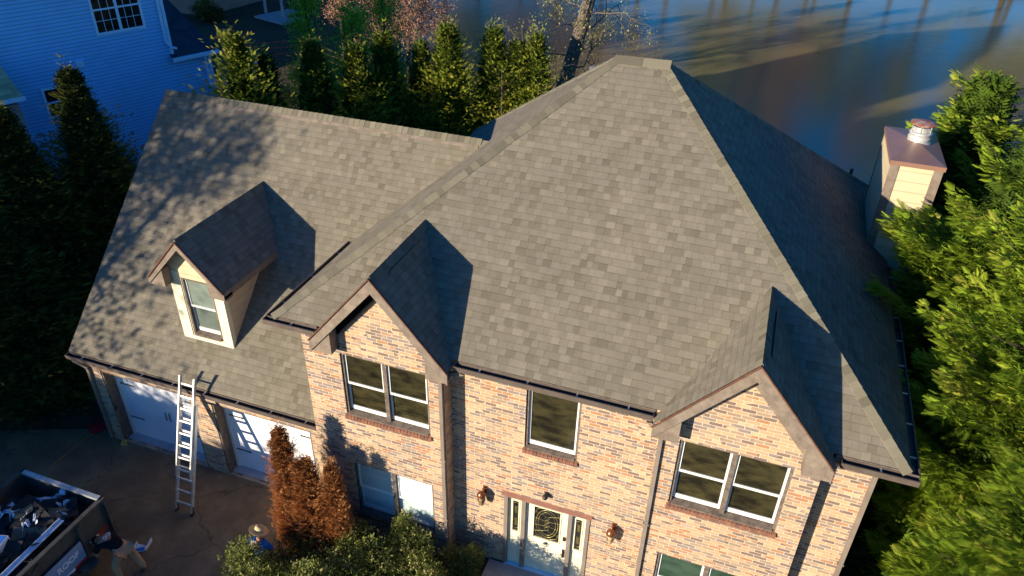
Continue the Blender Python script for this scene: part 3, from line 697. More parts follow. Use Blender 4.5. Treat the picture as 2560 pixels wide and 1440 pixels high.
# rake boards, soffits and boxed returns of the two brick gables
for xa, wy in ((GX[0], BY), (GX[1], BY)):
    mb = MB()
    for s in (-1, 1):
        e = Vector((s * GH, 0, -GS * GH)); dn = Vector((0, 0, -1))
        top = Vector((xa, GY - .012, GZ - .03)); bot = top + e
        q = [top, top + dn * .31, bot + dn * .27, bot]
        if s > 0: q = q[::-1]
        q = q if s > 0 else q
        P = [Vector(p) for p in q]
        n = (P[1] - P[0]).cross(P[2] - P[0])
        if n.y > 0: P = P[::-1]
        mb.slab(P, (0, .03, 0))
        # boxed return under the foot
        x0, x1 = xa + s * (GH - .005), xa + s * (GH - .46); zb = GZ - GS * GH - .26
        P = [Vector((x0, GY + .02, zb - .03)), Vector((x1, GY + .02, zb - .03)), Vector((x1, GY + .02, zb + .53)), Vector((x0, GY + .02, zb + .03))]
        if (P[1] - P[0]).cross(P[2] - P[0]).y > 0: P = P[::-1]
        mb.slab(P, (0, wy - GY - .03, 0))
    mb.build('rake_board', 'rake_wood', house)
    mb = MB()
    for s in (-1, 1):
        a = Vector((xa, GY, GZ - .19)); e = Vector((s * GH, 0, -GS * GH)) * .80
        P = [a, a + e, a + e + Vector((0, wy - GY - .004, 0)), a + Vector((0, wy - GY - .004, 0))]
        n = (P[1] - P[0]).cross(P[2] - P[0])
        if n.z > 0: P = P[::-1]
        mb.slab(P, (0, 0, .02))
        sl = Vector((s, 0, -GS)).normalized()
        mb.cur = 1
        for k in range(6):   # vent holes
            c = a + sl * (.25 + .27 * k) + Vector((0, .12, -.004)); mb.obox(c, sl * .05, (0, .05, 0), (0, 0, -.004))
        mb.cur = 0
        if s > 0 or xa > 5:   # frieze board against the brick, with small vent slots
            wv = .30 if s > 0 else .05
            P = [Vector((xa, wy - .02, GZ - .30)), Vector((xa, wy - .02, GZ - .30 - wv * 1.1)), Vector((xa + s * 1.15, wy - .02, GZ - .30 - wv * 1.1 - GS * 1.15)), Vector((xa + s * 1.15, wy - .02, GZ - .30 - GS * 1.15))]
            if (P[1] - P[0]).cross(P[2] - P[0]).y > 0: P = P[::-1]
            mb.slab(P, (0, .018, 0)); mb.cur = 1
            if s > 0:
                for k in range(6):
                    c = Vector((xa, wy - .024, GZ - .43)) + sl * (.20 + .27 * k); mb.obox(c, sl * .05, (0, .004, 0), (0, 0, -.06))
            mb.cur = 0
        else:
            mb.cur = 2; c = Vector((xa - .02, wy - .022, GZ - .72)); mb.bar(c + Vector((.10, 0, .26)), c + Vector((-.93, 0, -.95)), .03, .035, (0, 0, 1)); mb.box(xa - 1.03, xa - .99, wy - .04, wy + .08, 5.42, 5.70); mb.box(xa - 1.30, xa - .99, wy - .04, wy + .08, 5.40, 5.45); mb.cur = 0
    mb.build('soffit', ['rake_wood', 'dark_void', 'brown_wood'], house)
    mb = MB()
    for s in (-1, 1):
        a = Vector((xa, GY - .03, GZ - .016)); e = Vector((s * (GH + .01), 0, -GS * (GH + .01))); mb.bar(a, a + e, .022, .024, (0, 0, 1))
    mb.build('drip_edge', 'drip_edge', house)

# gutters: open troughs
def gutter(p, q, out, parent=house, mat='gutter_brown', wd=.125, hgt=.12, hang=0.85, end=True):
    p, q, out = Vector(p), Vector(q), Vector(out); mb = MB(); d = (q - p); L = d.length; d.normalize(); Z = Vector((0, 0, 1)); t = .012
    def bx(o, a, b, c): mb.obox(o, a, b, c)
    bx(p + out * t, d * L, out * (wd - t), Z * t)                      # floor
    bx(p + out * wd, d * L, out * t, Z * hgt); bx(p + out * (wd - .014), d * L, out * .04, Z * .012 + Vector((0, 0, 0))) if 0 else None
    bx(p + out * (wd + t) + Z * (hgt - .02), d * L, out * .012, Z * .02)
    bx(p, d * L, out * t, Z * (hgt + .01))
    if end: bx(p + out * t, d * t, out * (wd - t), Z * hgt); bx(q + out * t - d * t, d * t, out * (wd - t), Z * hgt)
    g = mb.build('gutter', mat, parent)
    n = max(1, int(L / hang))
    for i in range(n):
        mb = MB(); a = p + d * (L * (i + .5) / n) + Z * (hgt - .035); bx2 = (a + out * .01, d * .03, out * (wd - .005), Z * .012); mb.obox(*bx2); mb.build('hanger', 'galvanised', g)
    return g
gz = EZ - .16
gutter((EL - .13, EY, gz), (GX[0] - GH + .02, EY, gz), (0, -1, 0))
gutter((GX[0] + GH + .06, EY, gz), (GX[1] - GH - .02, EY, gz), (0, -1, 0))
gutter((GX[1] + GH + .09, EY, gz), (ER + .13, EY, gz), (0, -1, 0))
gutter((EL, EY - .0, gz), (EL, 3.0, gz), (-1, 0, 0))
gutter((ER, EY - .0, gz), (ER, 6.5, gz), (1, 0, 0), hang=.8)
def spout(pts, name='downspout', mat='downspout_brown', parent=house, w=.075, d=.06):
    mb = MB()
    pts = [Vector(p) for p in pts]
    for a, b in zip(pts[:-1], pts[1:]):
        mb.bar(a, b, w, d, (0, 1, 0) if abs((b - a).normalized().y) < .9 else (0, 0, 1))
        mb.obox(b - Vector((w / 2, d / 2, d / 2)), (w, 0, 0), (0, d, 0), (0, 0, d)) if b is not pts[-1] else None
    for z in (pts[-1].z + 1.2, pts[-1].z + 3.0):
        if z < pts[-2].z: mb.box(pts[-1].x - w / 2 - .02, pts[-1].x + w / 2 + .02, pts[-1].y - d / 2 - .005, pts[-1].y + d / 2 + .02, z, z + .03)
    return mb.build(name, mat, parent)
spout([(3.86, EY - .07, gz), (3.86, EY - .07, gz - .06), (3.40, BY - .04, gz - .20), (3.40, BY - .04, .15)])
spout([(GX[1] - GH - .09, EY - .07, gz), (7.36, EY - .07, gz - .08), (7.61, BY - .04, gz - .30), (7.61, BY - .04, 0.0)])
spout([(ER - .20, EY + .0, gz), (ER - .2, EY + .05, gz - .06), (11.11, CY - .04, gz - .28), (11.11, CY - .04, .0)])

# windows ---------------------------------------------------------------
def window(x0, x1, z0, z1, y, units=2, glass='window_glass', parent=house, fixed=False, white='white_paint', sill=True, up_glass=None, lab=None, depth=D, frame='brown_wood'):
    mb = MB(); f = .05; yi, yo = y + depth + .06, y + .035
    mb.box(x0, x0 + f, yo, yi, z0, z1); mb.box(x1 - f, x1, yo, yi, z0, z1); mb.box(x0 + f, x1 - f, yo, yi, z1 - f, z1)
    mb.slab([(x0 + f, y - .015, z0 + .03), (x1 - f, y - .015, z0 + .03), (x1 - f, yi, z0 + .085), (x0 + f, yi, z0 + .085)], (0, 0, -.04))
    cols = []
    if units == 2:
        c = (x0 + x1) / 2; mb.box(c - .045, c + .045, yo, yi, z0 + .06, z1 - f); cols = [(x0 + f, c - .045), (c + .045, x1 - f)]
    else: cols = [(x0 + f, x1 - f)]
    wd = mb.build('window', frame, parent)
    if lab: wd['label'] = lab
    zb, zt = z0 + .08, z1 - f; zm = (zb + zt) / 2
    for i, (a, b) in enumerate(cols):
        if fixed: parts = [(zb, zt, y + .085, .10, .045)]
        else: parts = [(zm - .03, zt, y + .075, .055, .03), (zb, zm + .02, y + .115, .10, .045)]
        for k, (c0, c1, yy, br, tr) in enumerate(parts):
            s = MB(); r = .042
            s.box(a, a + r, yy, yy + .035, c0, c1); s.box(b - r, b, yy, yy + .035, c0, c1)
            s.box(a + r, b - r, yy, yy + .035, c0, c0 + br); s.box(a + r, b - r, yy, yy + .035, c1 - tr, c1)
            if k == 1 and not fixed:
                pass
            if k == 0 and not fixed: s.box((a + b) / 2 - .03, (a + b) / 2 + .03, yy - .01, yy, c0 + .01, c0 + .035); s.box(a + r + .04, b - r - .04, yy - .008, yy, c0 + .012, c0 + .02)
            s.build('sash', white, wd)
            g = MB(); g.poly([(a + r, yy + .018, c0 + br), (b - r, yy + .018, c0 + br), (b - r, yy + .018, c1 - tr), (a + r, yy + .018, c1 - tr)])
            gl = (up_glass if (up_glass and k == 0 and i == 0) else glass)
            g.build('pane', gl, wd)
    if sill:
        s = MB(); n = int((x1 - x0 + .06) / .075); st = (x1 - x0 + .06) / n; rnd = random.Random(int(x0 * 10))
        for i in range(n):
            xx = x0 - .03 + i * st; dz = rnd.uniform(-.003, .003)
            s.slab([(xx + .004, y - .055 + dz, z0 - .10), (xx + st - .006, y - .055 + dz, z0 - .10), (xx + st - .006, y - .05 + dz, z0 - .015), (xx + .004, y - .05 + dz, z0 - .015)], (0, .05, 0))
            s.slab([(xx + .004, y - .05, z0 - .015), (xx + st - .006, y - .05, z0 - .015), (xx + st - .006, y + .03, z0 + .03), (xx + .004, y + .03, z0 + .03)], (0, 0, -.02))
        s.cur = 1; s.box(x0 - .025, x1 + .025, y - .042, y + .02, z0 - .095, z0 - .025)
        s.build('brick_sill', ['brick_sill', 'mortar'], wd)
    return wd
window(*W1, BY); window(*W2, BY, glass='blind_glass', lab='double window with pale blinds drawn behind the glass')
window(*WC, CY, units=1, fixed=True); window(*W3, BY); window(*W4, BY, glass='green_glass')

# front door ------------------------------------------------------------
x0, x1, z0, z1 = DR
mb = MB(); yo = CY - .025; yi = CY + .12
for a, b in ((x0 - .01, x0 + .07), (5.00, 5.09), (6.02, 6.11), (x1 - .07, x1 + .01)): mb.box(a, b, yo, yi, 0.04, z1 - .08)
mb.box(x0 - .01, x1 + .01, yo, yi, z1 - .08, z1 + .0)
df = mb.build('door_frame', 'downspout_brown', house)
mb = MB(); mb.slab([(x0 - .05, yo - .05, z1 + .005), (x1 + .05, yo - .05, z1 + .005), (x1 + .05, CY + .0, z1 + .05), (x0 - .05, CY + .0, z1 + .05)], (0, 0, -.015)); mb.build('head_flashing', 'copper', df)
mb = MB(); mb.box(x0 + .02, x1 - .02, CY - .06, CY + .1, -.02, .045); mb.build('threshold', 'shade_blue_trim', df)
def ringcurve(mb, cx, cz, rx, rz, y, r=.006, n=26): mb.tube([(cx + rx * math.cos(6.2832 * i / n), y, cz + rz * math.sin(6.2832 * i / n)) for i in range(n + 1)], r, 4, cap=False)
def swirl(mb, cx, cz, s, y):
    for q in (1, -1):
        mb.tube([(cx + q * .045 * s * math.sin(a * 1.9), y, cz + (a - 3.14) / 3.14 * .19 * s) for a in [i * 6.283 / 22 for i in range(23)]], .0035, 4, cap=False)
def panel_door(a, b, name, g, leaded):
    yd = CY + .055; mb = MB(); gx0, gx1, gz0, gz1 = g
    mb.box(a, gx0, yd, yd + .045, .05, z1 - .08); mb.box(gx1, b, yd, yd + .045, .05, z1 - .08)
    mb.box(gx0, gx1, yd, yd + .045, .05, gz0); mb.box(gx0, gx1, yd, yd + .045, gz1, z1 - .08)
    for u0, u1, v0, v1 in ((gx0 - .025, gx1 + .025, gz0 - .025, gz0), (gx0 - .025, gx1 + .025, gz1, gz1 + .025), (gx0 - .025, gx0, gz0, gz1), (gx1, gx1 + .025, gz0, gz1)):
        mb.box(u0, u1, yd - .014, yd, v0, v1)
    if name == 'door':
        m_ = (a + b) / 2
        for u0, u1 in ((a + .1, m_ - .05), (m_ + .05, b - .1)):
            for w0, w1, v0, v1 in ((u0, u1, .22, .235), (u0, u1, .80, .815), (u0, u0 + .015, .22, .815), (u1 - .015, u1, .22, .815)): mb.box(w0, w1, yd - .008, yd, v0, v1)
    else:
        for w0, w1, v0, v1 in ((gx0, gx1, .22, .235), (gx0, gx1, .80, .815), (gx0, gx0 + .012, .22, .815), (gx1 - .012, gx1, .22, .815)): mb.box(w0, w1, yd - .008, yd, v0, v1)
    o = mb.build(name, 'cream_paint', house)
    gl = MB(); gl.poly([(gx0, yd + .02, gz0), (gx1, yd + .02, gz0), (gx1, yd + .02, gz1), (gx0, yd + .02, gz1)]); gl.build('glass', 'dark_glass', o)
    L = MB(); yy = yd + .012; cx, cz = (gx0 + gx1) / 2, (gz0 + gz1) / 2; hw, hh = (gx1 - gx0) / 2, (gz1 - gz0) / 2
    if leaded:
        ringcurve(L, cx, cz, hw * .86, hh * .88, yy, .006); ringcurve(L, cx, cz, hw * .68, hh * .74, yy, .0045)
        swirl(L, cx, cz, 1.1, yy)
        for q in (-.5, -.17, .17, .5): L.tube([(gx0, yy, cz + q * hh * 1.3), (cx - .07, yy, cz + q * hh), (cx, yy, cz + q * hh * .8), (cx + .07, yy, cz + q * hh), (gx1, yy, cz + q * hh * 1.3)], .003, 4, cap=False)
        for sx in (-1, 1):
            for sz in (-1, 1): L.tube([(cx + sx * hw * .95, yy, cz + sz * hh * .5), (cx + sx * hw * .8, yy, cz + sz * hh * .85), (cx + sx * hw * .3, yy, cz + sz * hh * .96)], .004, 4, cap=False)
    else:
        for q in (-.4, .4): swirl(L, cx, cz + q * hh, .62, yy)
        for q in (-.85, .85): L.tube([(gx0, yy, cz + q * hh * .9), (cx, yy, cz + q * hh), (gx1, yy, cz + q * hh * .9)], .0035, 4, cap=False)
        for q in (-1, 1): L.tube([(cx + q * hw * .8, yy, gz0), (cx + q * hw * .8, yy, gz1)], .003, 4, cap=False)
    for c0, c1 in (((gx0, gz0), (gx1, gz0)), ((gx1, gz0), (gx1, gz1)), ((gx1, gz1), (gx0, gz1)), ((gx0, gz1), (gx0, gz0))): L.tube([(c0[0], yy, c0[1]), (c1[0], yy, c1[1])], .006, 4)
    L.build('leading', 'brass', o)
    return o
panel_door(x0 + .07, 5.00, 'sidelight', (4.79, 4.92, 1.12, 2.07), False)
dd = panel_door(5.09, 6.02, 'door', (5.27, 5.84, 1.13, 2.08), True)
panel_door(6.11, x1 - .07, 'sidelight', (6.18, 6.31, 1.10, 2.06), False)
mb = MB(); mb.box(5.93, 5.99, CY + .03, CY + .055, 1.27, 1.38); mb.build('deadbolt', 'black_iron', dd, bevel=.008)
mb = MB(); mb.box(5.935, 5.985, CY + .035, CY + .055, .72, .98); mb.tube([(5.96, CY + .03, .92), (5.96, CY - .02, .90), (5.96, CY - .02, .80), (5.96, CY + .03, .77)], .011, 6); mb.build('handle', 'black_iron', dd)
mb = MB(); mb.lathe((5.555, CY + .05, 1.0), [(0.0, -.02), (.035, -.015), (.04, 0), (.02, .02), (0, .02)], 10, (0, -1, 0)); ringcurve(mb, 5.555, .975, .045, .05, CY + .02, .008, 14)
mb.tube([(5.50, CY + .03, 1.0), (5.555, CY + .02, 1.05), (5.61, CY + .03, 1.0)], .008, 5); mb.build('knocker', 'black_iron', dd)

# wall lamps
for lx, lz in ((4.17, 2.22), (6.97, 2.22)):
    mb = MB(); mb.box(lx - .04, lx + .04, CY - .02, CY, lz - .12, lz + .10)
    mb.tube([(lx, CY - .01, lz + .04), (lx - .01, CY - .09, lz + .11), (lx - .02, CY - .16, lz + .07)], .012, 6)
    mb.lathe((lx - .02, CY - .17, lz - .05), [(.095, 0), (.098, .02), (.085, .07), (.05, .11), (.02, .13), (.0, .14)], 18)
    o = mb.build('wall_lamp', 'lamp_copper', house, smooth=True)
    g = MB(); g.lathe((lx - .02, CY - .17, lz - .31), [(.045, 0), (.062, .04), (.078, .16), (.082, .26)], 16); g.build('lamp_glass', 'lamp_glass', o, smooth=True)
    g = MB()
    for k in range(6):
        a = k * math.pi / 3; g.tube([(lx - .02 + .05 * math.cos(a), CY - .17 + .05 * math.sin(a), lz - .31), (lx - .02 + .084 * math.cos(a), CY - .17 + .084 * math.sin(a), lz - .15), (lx - .02 + .088 * math.cos(a), CY - .17 + .088 * math.sin(a), lz - .05)], .005, 4)
    g.tube([(lx - .02 + .083 * math.cos(a), CY - .17 + .083 * math.sin(a), lz - .17) for a in [i * 6.2832 / 16 for i in range(17)]], .005, 4, cap=False)
    g.build('lamp_cage', 'lamp_copper', o)
mb = MB(); mb.lathe((5.53, CY, 2.62), [(.05, 0), (.05, .02), (.035, .04), (.055, .07), (.062, .10), (.05, .14), (.02, .16), (0, .165)], 16, (-.1, -1, -.25)); mb.build('ball_light', 'black_iron', house, smooth=True)  # small ball light above the door, modelled without glow

# chimney ---------------------------------------------------------------
cx0, cx1, cy0, cy1, cz = 10.97, 11.97, 6.74, 8.84, 8.19
mb = MB()
P4 = [(cx0, cy0), (cx1, cy0), (cx1, cy1), (cx0, cy1)]
for i in range(4):
    a, b = P4[i], P4[(i + 1) % 4]; mb.poly([(a[0], a[1], -1.5), (b[0], b[1], -1.5), (b[0], b[1], cz), (a[0], a[1], cz)])
ch = mb.build('chimney', 'cream_siding', house)
mb = MB()
for px, py in P4:
    sx = 1 if px == cx0 else -1; sy = 1 if py == cy0 else -1
    mb.box(min(px, px + sx * .16), max(px, px + sx * .16), min(py - sy * .022, py), max(py - sy * .022, py), -1.5, cz - .02)
    mb.box(min(px - sx * .022, px), max(px - sx * .022, px), min(py - sy * .022, py + sy * .0), max(py - sy * .022, py), -1.5, cz - .02) 
mb.build('corner_trim', 'rake_wood', ch)
mb = MB(); e = .05; c = Vector(((cx0 + cx1) / 2, (cy0 + cy1) / 2 + .1, cz + .13)); Q = [(cx0 - e, cy0 - e, cz + .02), (cx1 + e, cy0 - e, cz + .02), (cx1 + e, cy1 + e, cz + .02), (cx0 - e, cy1 + e, cz + .02)]
for i in range(4):
    a, b = Vector(Q[i]), Vector(Q[(i + 1) % 4]); mb.poly([a, b, c]); mb.poly([a - Vector((0, 0, .10)), b - Vector((0, 0, .10)), b, a])
mb.poly([Vector(q) - Vector((0, 0, .10)) for q in Q[::-1]]); mb.build('chimney_cap', 'chimney_cap_metal', ch)
fx, fy, fz = 11.55, 7.98, cz + .05
mb = MB(); mb.lathe((fx, fy, fz), [(.26, 0), (.27, .03), (.235, .05), (.235, .10), (.25, .13), (.235, .15), (.23, .22), (.25, .24), (.21, .26), (.16, .27), (.16, .34), (.13, .36), (.0, .36)], 24); fl = mb.build('flue', 'galvanised', ch, smooth=True)
mb = MB()
for k in range(6):
    a = k * math.pi / 3 + .3; mb.tube([(fx + .22 * math.cos(a), fy + .22 * math.sin(a), fz + .22), (fx + .22 * math.cos(a), fy + .22 * math.sin(a), fz + .45)], .009, 5)
mb.lathe((fx, fy, fz + .28), [(.19, 0), (.19, .10), (.20, .10), (.20, 0)], 20)
mb.build('flue_struts', 'galvanised', fl)
mb = MB(); mb.lathe((fx, fy, fz + .44), [(.27, 0), (.275, .015), (.20, .035), (.0, .05)], 26); mb.build('flue_lid', 'rusty_metal', fl)
# roof vents
mb = MB(); px, py = 4.25, 6.7; pz = RZ - SF * (py - RY); mb.lathe((px, py, pz - .1), [(.06, 0), (.06, .42), (.10, .44), (.11, .56), (.10, .58), (.0, .62)], 14); mb.build('vent_pipe', 'blue_grey_metal', house)
mb = MB(); px, py = 10.95, 10.2; mb.lathe((10.6, 9.95, 6.3), [(.04, 0), (.04, .32), (.0, .32)], 10); mb.build('vent_pipe', 'black_iron', house)

# garage ----------------------------------------------------------------
GF = .10; g0 = -6.50; GSL = .994; GRZ, GRY = 7.868, 5.138
gzf = lambda y: GRZ - GSL * abs(GRY - y)
mb = MB()
D1 = (-6.15, -3.43, 0.0, 2.38); D2 = (-2.83, -.10, 0.0, 2.38)
wall_holes(mb, (g0, GF, -.05), (1, 0, 0), XL - g0, 2.80, [(a - g0, b - g0, c + .06, d + .05) for a, b, c, d in (D1, D2)], .34)
mb.build('garage_wall', 'brick', house)
mb = MB(); mb.poly([(g0, 10.1, -.3), (g0, GF, -.3), (g0, GF, 2.72), (g0, GRY, GRZ - .12), (g0, 10.1, 2.85)]); mb.poly([(XL, 10.1, -.3), (g0, 10.1, -.3), (g0, 10.1, 2.85), (XL, 10.1, 2.85)]); mb.build('gable_siding', 'cream_siding', house)
mb = MB(); G0, GE = -6.93, .07
mb.slab([(G0, GE, gzf(GE)), (XL, GE, gzf(GE)), (XL, 3.35, gzf(3.35)), (1.3, 4.0, gzf(4.0)), (2.5, 4.95, gzf(4.95)), (2.4, GRY, GRZ), (G0, GRY, GRZ)], (0, 0, -.05))
mb.slab([(2.4, GRY, GRZ), (XL, GRY + 2.1, gzf(GRY + 2.1)), (XL, 10.2, gzf(10.2)), (G0, 10.2, gzf(10.2)), (G0, GRY, GRZ)], (0, 0, -.05))
gr = mb.build('garage_roof', 'shingle', house)
mb = MB(); hip((2.1, GRY, GRZ + .008), (G0 - .01, GRY, GRZ + .008), (0, -1, 1), (0, 1, 1), 21, w=.15, t=.012); mb.build('ridge_cap', 'cap_shingle', gr)
mb = MB(); mb.slab([(2.05, GRY - .17, GRZ - .15), (G0, GRY - .17, GRZ - .15), (G0, GRY - .12, GRZ - .10), (2.05, GRY - .12, GRZ - .10)][::-1], (0, .01, -.03)); mb.build('ridge_vent', 'rake_wood', gr)
mb = MB()
for q in (0, 1):
    y1 = GE if q == 0 else 10.2; mb.bar((G0 + .01, y1, gzf(y1) - .13), (G0 + .01, GRY, GRZ - .13), .03, .15)
mb.box(G0, XL - .02, GE - .012, GE + .012, gzf(GE) - .2, gzf(GE) - .055); mb.build('fascia', 'brown_wood', gr)
gutter((G0, GE - .012, gzf(GE) - .165), (XL - .03, GE - .012, gzf(GE) - .165), (0, -1, 0), hang=.9)
spout([(XL - .12, GE - .08, 2.66), (XL - .12, GE - .08, 2.60), (XL - .10, GF - .045, 2.42), (XL - .10, GF - .045, .05)])
spout([(G0 + .12, GE - .08, 2.66), (G0 + .14, GE - .06, 2.58), (g0 + .03, GF - .05, 2.42), (g0 + .03, GF - .05, .05)])
for a, b, c, d in (D1, D2):
    mb = MB()
    mb.box(a - .0, a + .05, GF + .02, GF + .33, c, d); mb.box(b - .05, b, GF + .02, GF + .33, c, d); mb.box(a + .05, b - .05, GF + .02, GF + .33, d - .05, d); fr = mb.build('door_jamb', 'brown_wood', house)
    mb = MB(); mb.box(a + .05, a + .13, GF + .29, GF + .33, c, d - .05); mb.build('jamb_trim', 'white_paint', fr); mb = MB(); mb.box(b - .13, b - .05, GF + .29, GF + .33, c, d - .05); mb.build('jamb_trim', 'white_paint', fr)
    mb = MB(); yd = GF + .33; mb.box(a + .10, b - .10, yd, yd + .05, c, d - .03)
    m_ = (a + b) / 2
    gd = mb.build('garage_door', 'garage_white', house)
    mb = MB()
    for k in range(5):
        u = a + .12 + (b - a - .24) * (k + 1) / 6
    for v in (.54, 1.07, 1.60): mb.box(a + .10, b - .10, yd - .003, yd, v, v + .006)
    mb.build('section_joint', 'shade_blue_trim', gd)
    for s, ux in ((1, a + .14), (-1, b - .14)):
        for v in (.64, 1.78):
            q = MB(); q.box(min(ux, ux + s * .40), max(ux, ux + s * .40), yd - .012, yd, v - .012, v + .018)
            q.slab([(ux + s * .40 - .02, yd - .012, v - .03), (ux + s * .40 + .05, yd - .012, v + .003), (ux + s * .40 - .02, yd - .012, v + .036)], (0, .012, 0)); q.build('hinge', 'black_iron', gd)
    for s in (-1, 1):
        q = MB(); u = m_ + .10 + s * .05; q.tube([(u - .015, yd - .005, 1.17), (u + .02 * s, yd - .03, 1.12), (u, yd - .035, 1.03), (u + .02 * s, yd - .03, .95), (u - .015, yd - .005, .89)], .012, 6); q.build('handle', 'black_iron', gd)

# dormer ----------------------------------------------------------------
dx0, dx1, dyf = -3.84, -2.46, .84; dxc = -3.16; DZ = 6.48; DS = 1.09; DYF = .55; DH = 1.02
zr_ = lambda y: gzf(y)
mb = MB()
zw = DZ - .12 - DS * (dx1 - dxc)
wx0, wx1, wz0, wz1 = -3.55, -2.72, 3.72, 5.30
wall_holes(mb, (dx0, dyf, 3.45), (1, 0, 0), dx1 - dx0, 5.35 - 3.45, [(wx0 - dx0, wx1 - dx0, wz0 - 3.45, wz1 - 3.45)], .08)
top = DZ - .10
mb.poly([(dx0, dyf, 5.35), (dx1, dyf, 5.35), (dx1, dyf, top - DS * (dx1 - dxc)), (dxc, dyf, top), (dx0, dyf, top - DS * (dxc - dx0))])
yb = lambda z: GRY - (GRZ - z) / GSL
for X, s in ((dx1, 1), (dx0, -1)):
    zt = top - DS * abs(X - dxc); q = [(X, dyf, 3.45), (X, yb(zt) + .1, zt), (X, dyf, zt)]
    mb.poly(q if s > 0 else q[::-1])
dm = mb.build('dormer', 'cream_siding', house)
mb = MB()
for a, b in ((dx0 - .012, wx0 - .03), (wx1 + .03, dx1 + .012)): mb.box(a, b, dyf - .018, dyf - .001, 3.56, 5.45)
mb.box(dx0, dx1, dyf - .022, dyf - .001, 3.58, 3.68)
mb.box(dx1, dx1 + .012, dyf, dyf + .12, 3.6, 5.5); mb.build('casing', 'cream_paint', dm)
mb = MB()
for s in (-1, 1):
    ze = DZ - DS * DH; yv = yb(DZ); ye = yb(ze)
    P = [(dxc, DYF, DZ), (dxc + s * DH, DYF, ze), (dxc + s * DH, ye + .02, ze), (dxc, yv + .02, DZ)]
    P = P if s > 0 else P[::-1]
    mb.slab(P, (0, 0, -.04))
mb.build('dormer_roof', 'shingle', dm)
mb = MB(); hip((dxc, DYF, DZ), (dxc, yb(DZ) + .02, DZ), (-DS, 0, 1), (DS, 0, 1), 31, w=.14, t=.010); mb.build('ridge_cap', 'cap_shingle', dm)
mb = MB()
for s in (-1, 1):
    P = [Vector((dxc, DYF - .012, DZ - .05)), Vector((dxc, DYF - .012, DZ - .24)), Vector((dxc + s * DH, DYF - .012, DZ - .20 - DS * DH)), Vector((dxc + s * DH, DYF - .012, DZ - .05 - DS * DH))]
    if (P[1] - P[0]).cross(P[2] - P[0]).y > 0: P = P[::-1]
    mb.slab(P, (0, .025, 0))
    P = [Vector((dxc + s * (DH - .42), DYF + .015, DZ - .24 - DS * (DH - .42))), Vector((dxc + s * (DH - .42), DYF + .015, DZ - .22 - DS * DH)), Vector((dxc + s * DH, DYF + .015, DZ - .22 - DS * DH)), Vector((dxc + s * DH, DYF + .015, DZ - .10 - DS * DH))]
    if (P[1] - P[0]).cross(P[2] - P[0]).y > 0: P = P[::-1]
    mb.slab(P, (0, .25, 0))
    # fascia board along the eave
    mb.box(min(dxc + s * DH, dxc + s * (DH - .02)), max(dxc + s * DH, dxc + s * (DH - .02)), DYF, yb(DZ - DS * DH) - .04, DZ - DS * DH - .17, DZ - DS * DH - .04)
mb.build('rake_board', 'rake_wood', dm)
mb = MB()
for s in (-1, 1):
    a = Vector((dxc, DYF - .026, DZ - .03)); mb.bar(a, a + Vector((s * DH, 0, -DS * DH)), .03, .03)
mb.build('drip_edge', 'drip_edge', dm)
# dormer window: thing > part > sub-part, so it hangs directly on the house
window(wx0, wx1, wz0, wz1, dyf - .03, units=1, glass='dormer_glass', sill=False, depth=.08, frame='brown_wood')

# ------------------------------------------------------------------ neighbouring houses
NN = Vector((.923, -.384, 0)).normalized(); NU = Vector((.384, .923, 0)).normalized(); NO = NN * -17.362
def nw(u, z, o=0.0): return NO + NU * u + NN * o + Vector((0, 0, z))
def nbox(mb, u0, u1, z0, z1, o0, o1): mb.obox(nw(u0, z0, o0), NU * (u1 - u0), NN * (o1 - o0), Vector((0, 0, z1 - z0)))
nb = thing('blue_house', 'tall clapboard house coloured shade blue behind the garage, with a low dark roofed back wing', 'house', tuple(nw(0, 0, -3)))
mb = MB()
mb.obox(nw(-7, -1.5, -8), NU * 13.53, NN * 8, Vector((0, 0, 13.0)))
mb.obox(nw(6.53, -1.5, -8), NU * 1.42, NN * 8, Vector((0, 0, 7.45)))
mb.build('wall', 'shade_blue_siding', nb)
mb = MB(); mb.slab([nw(-7.4, 11.4, .4), nw(6.9, 11.4, .4), nw(6.9, 14.4, -4), nw(-7.4, 14.4, -4)], (0, 0, -.15)); mb.slab([nw(-7.4, 14.4, -4), nw(6.9, 14.4, -4), nw(6.9, 11.4, -8.4), nw(-7.4, 11.4, -8.4)], (0, 0, -.15)); mb.build('roof', 'dark_shingle', nb)
mb = MB(); mb.slab([nw(6.36, 6.06, .22), nw(8.16, 6.06, .22), nw(8.16, 9.5, -8.6), nw(6.36, 9.5, -8.6)], (0, 0, -.06)); lr = mb.build('back_roof', 'dark_shingle', nb)
mb = MB(); nbox(mb, 6.34, 8.2, 5.90, 6.03, .22, .33); mb.build('gutter', 'shade_blue_trim', lr)
mb = MB(); nbox(mb, 6.40, 6.52, 6.1, 11.4, 0, .03); nbox(mb, 7.83, 7.95, -1, 5.9, 0, .03); mb.build('corner_board', 'shade_blue_trim', nb)
def nspout(pts):
    m2 = MB()
    for a, b in zip(pts[:-1], pts[1:]): m2.bar(a, b, .09, .07, (NN.x, NN.y, 0) if abs((b - a).normalized().z) > .5 else (0, 0, 1))
    m2.build('downspout', 'shade_blue_trim', nb)
nspout([nw(6.30, 11.4, .06), nw(6.30, 6.62, .06), nw(6.46, 6.40, .10), nw(6.62, 6.34, .16)])
nspout([nw(7.62, 5.9, .2), nw(7.70, 5.6, .06), nw(7.70, -1, .06)])
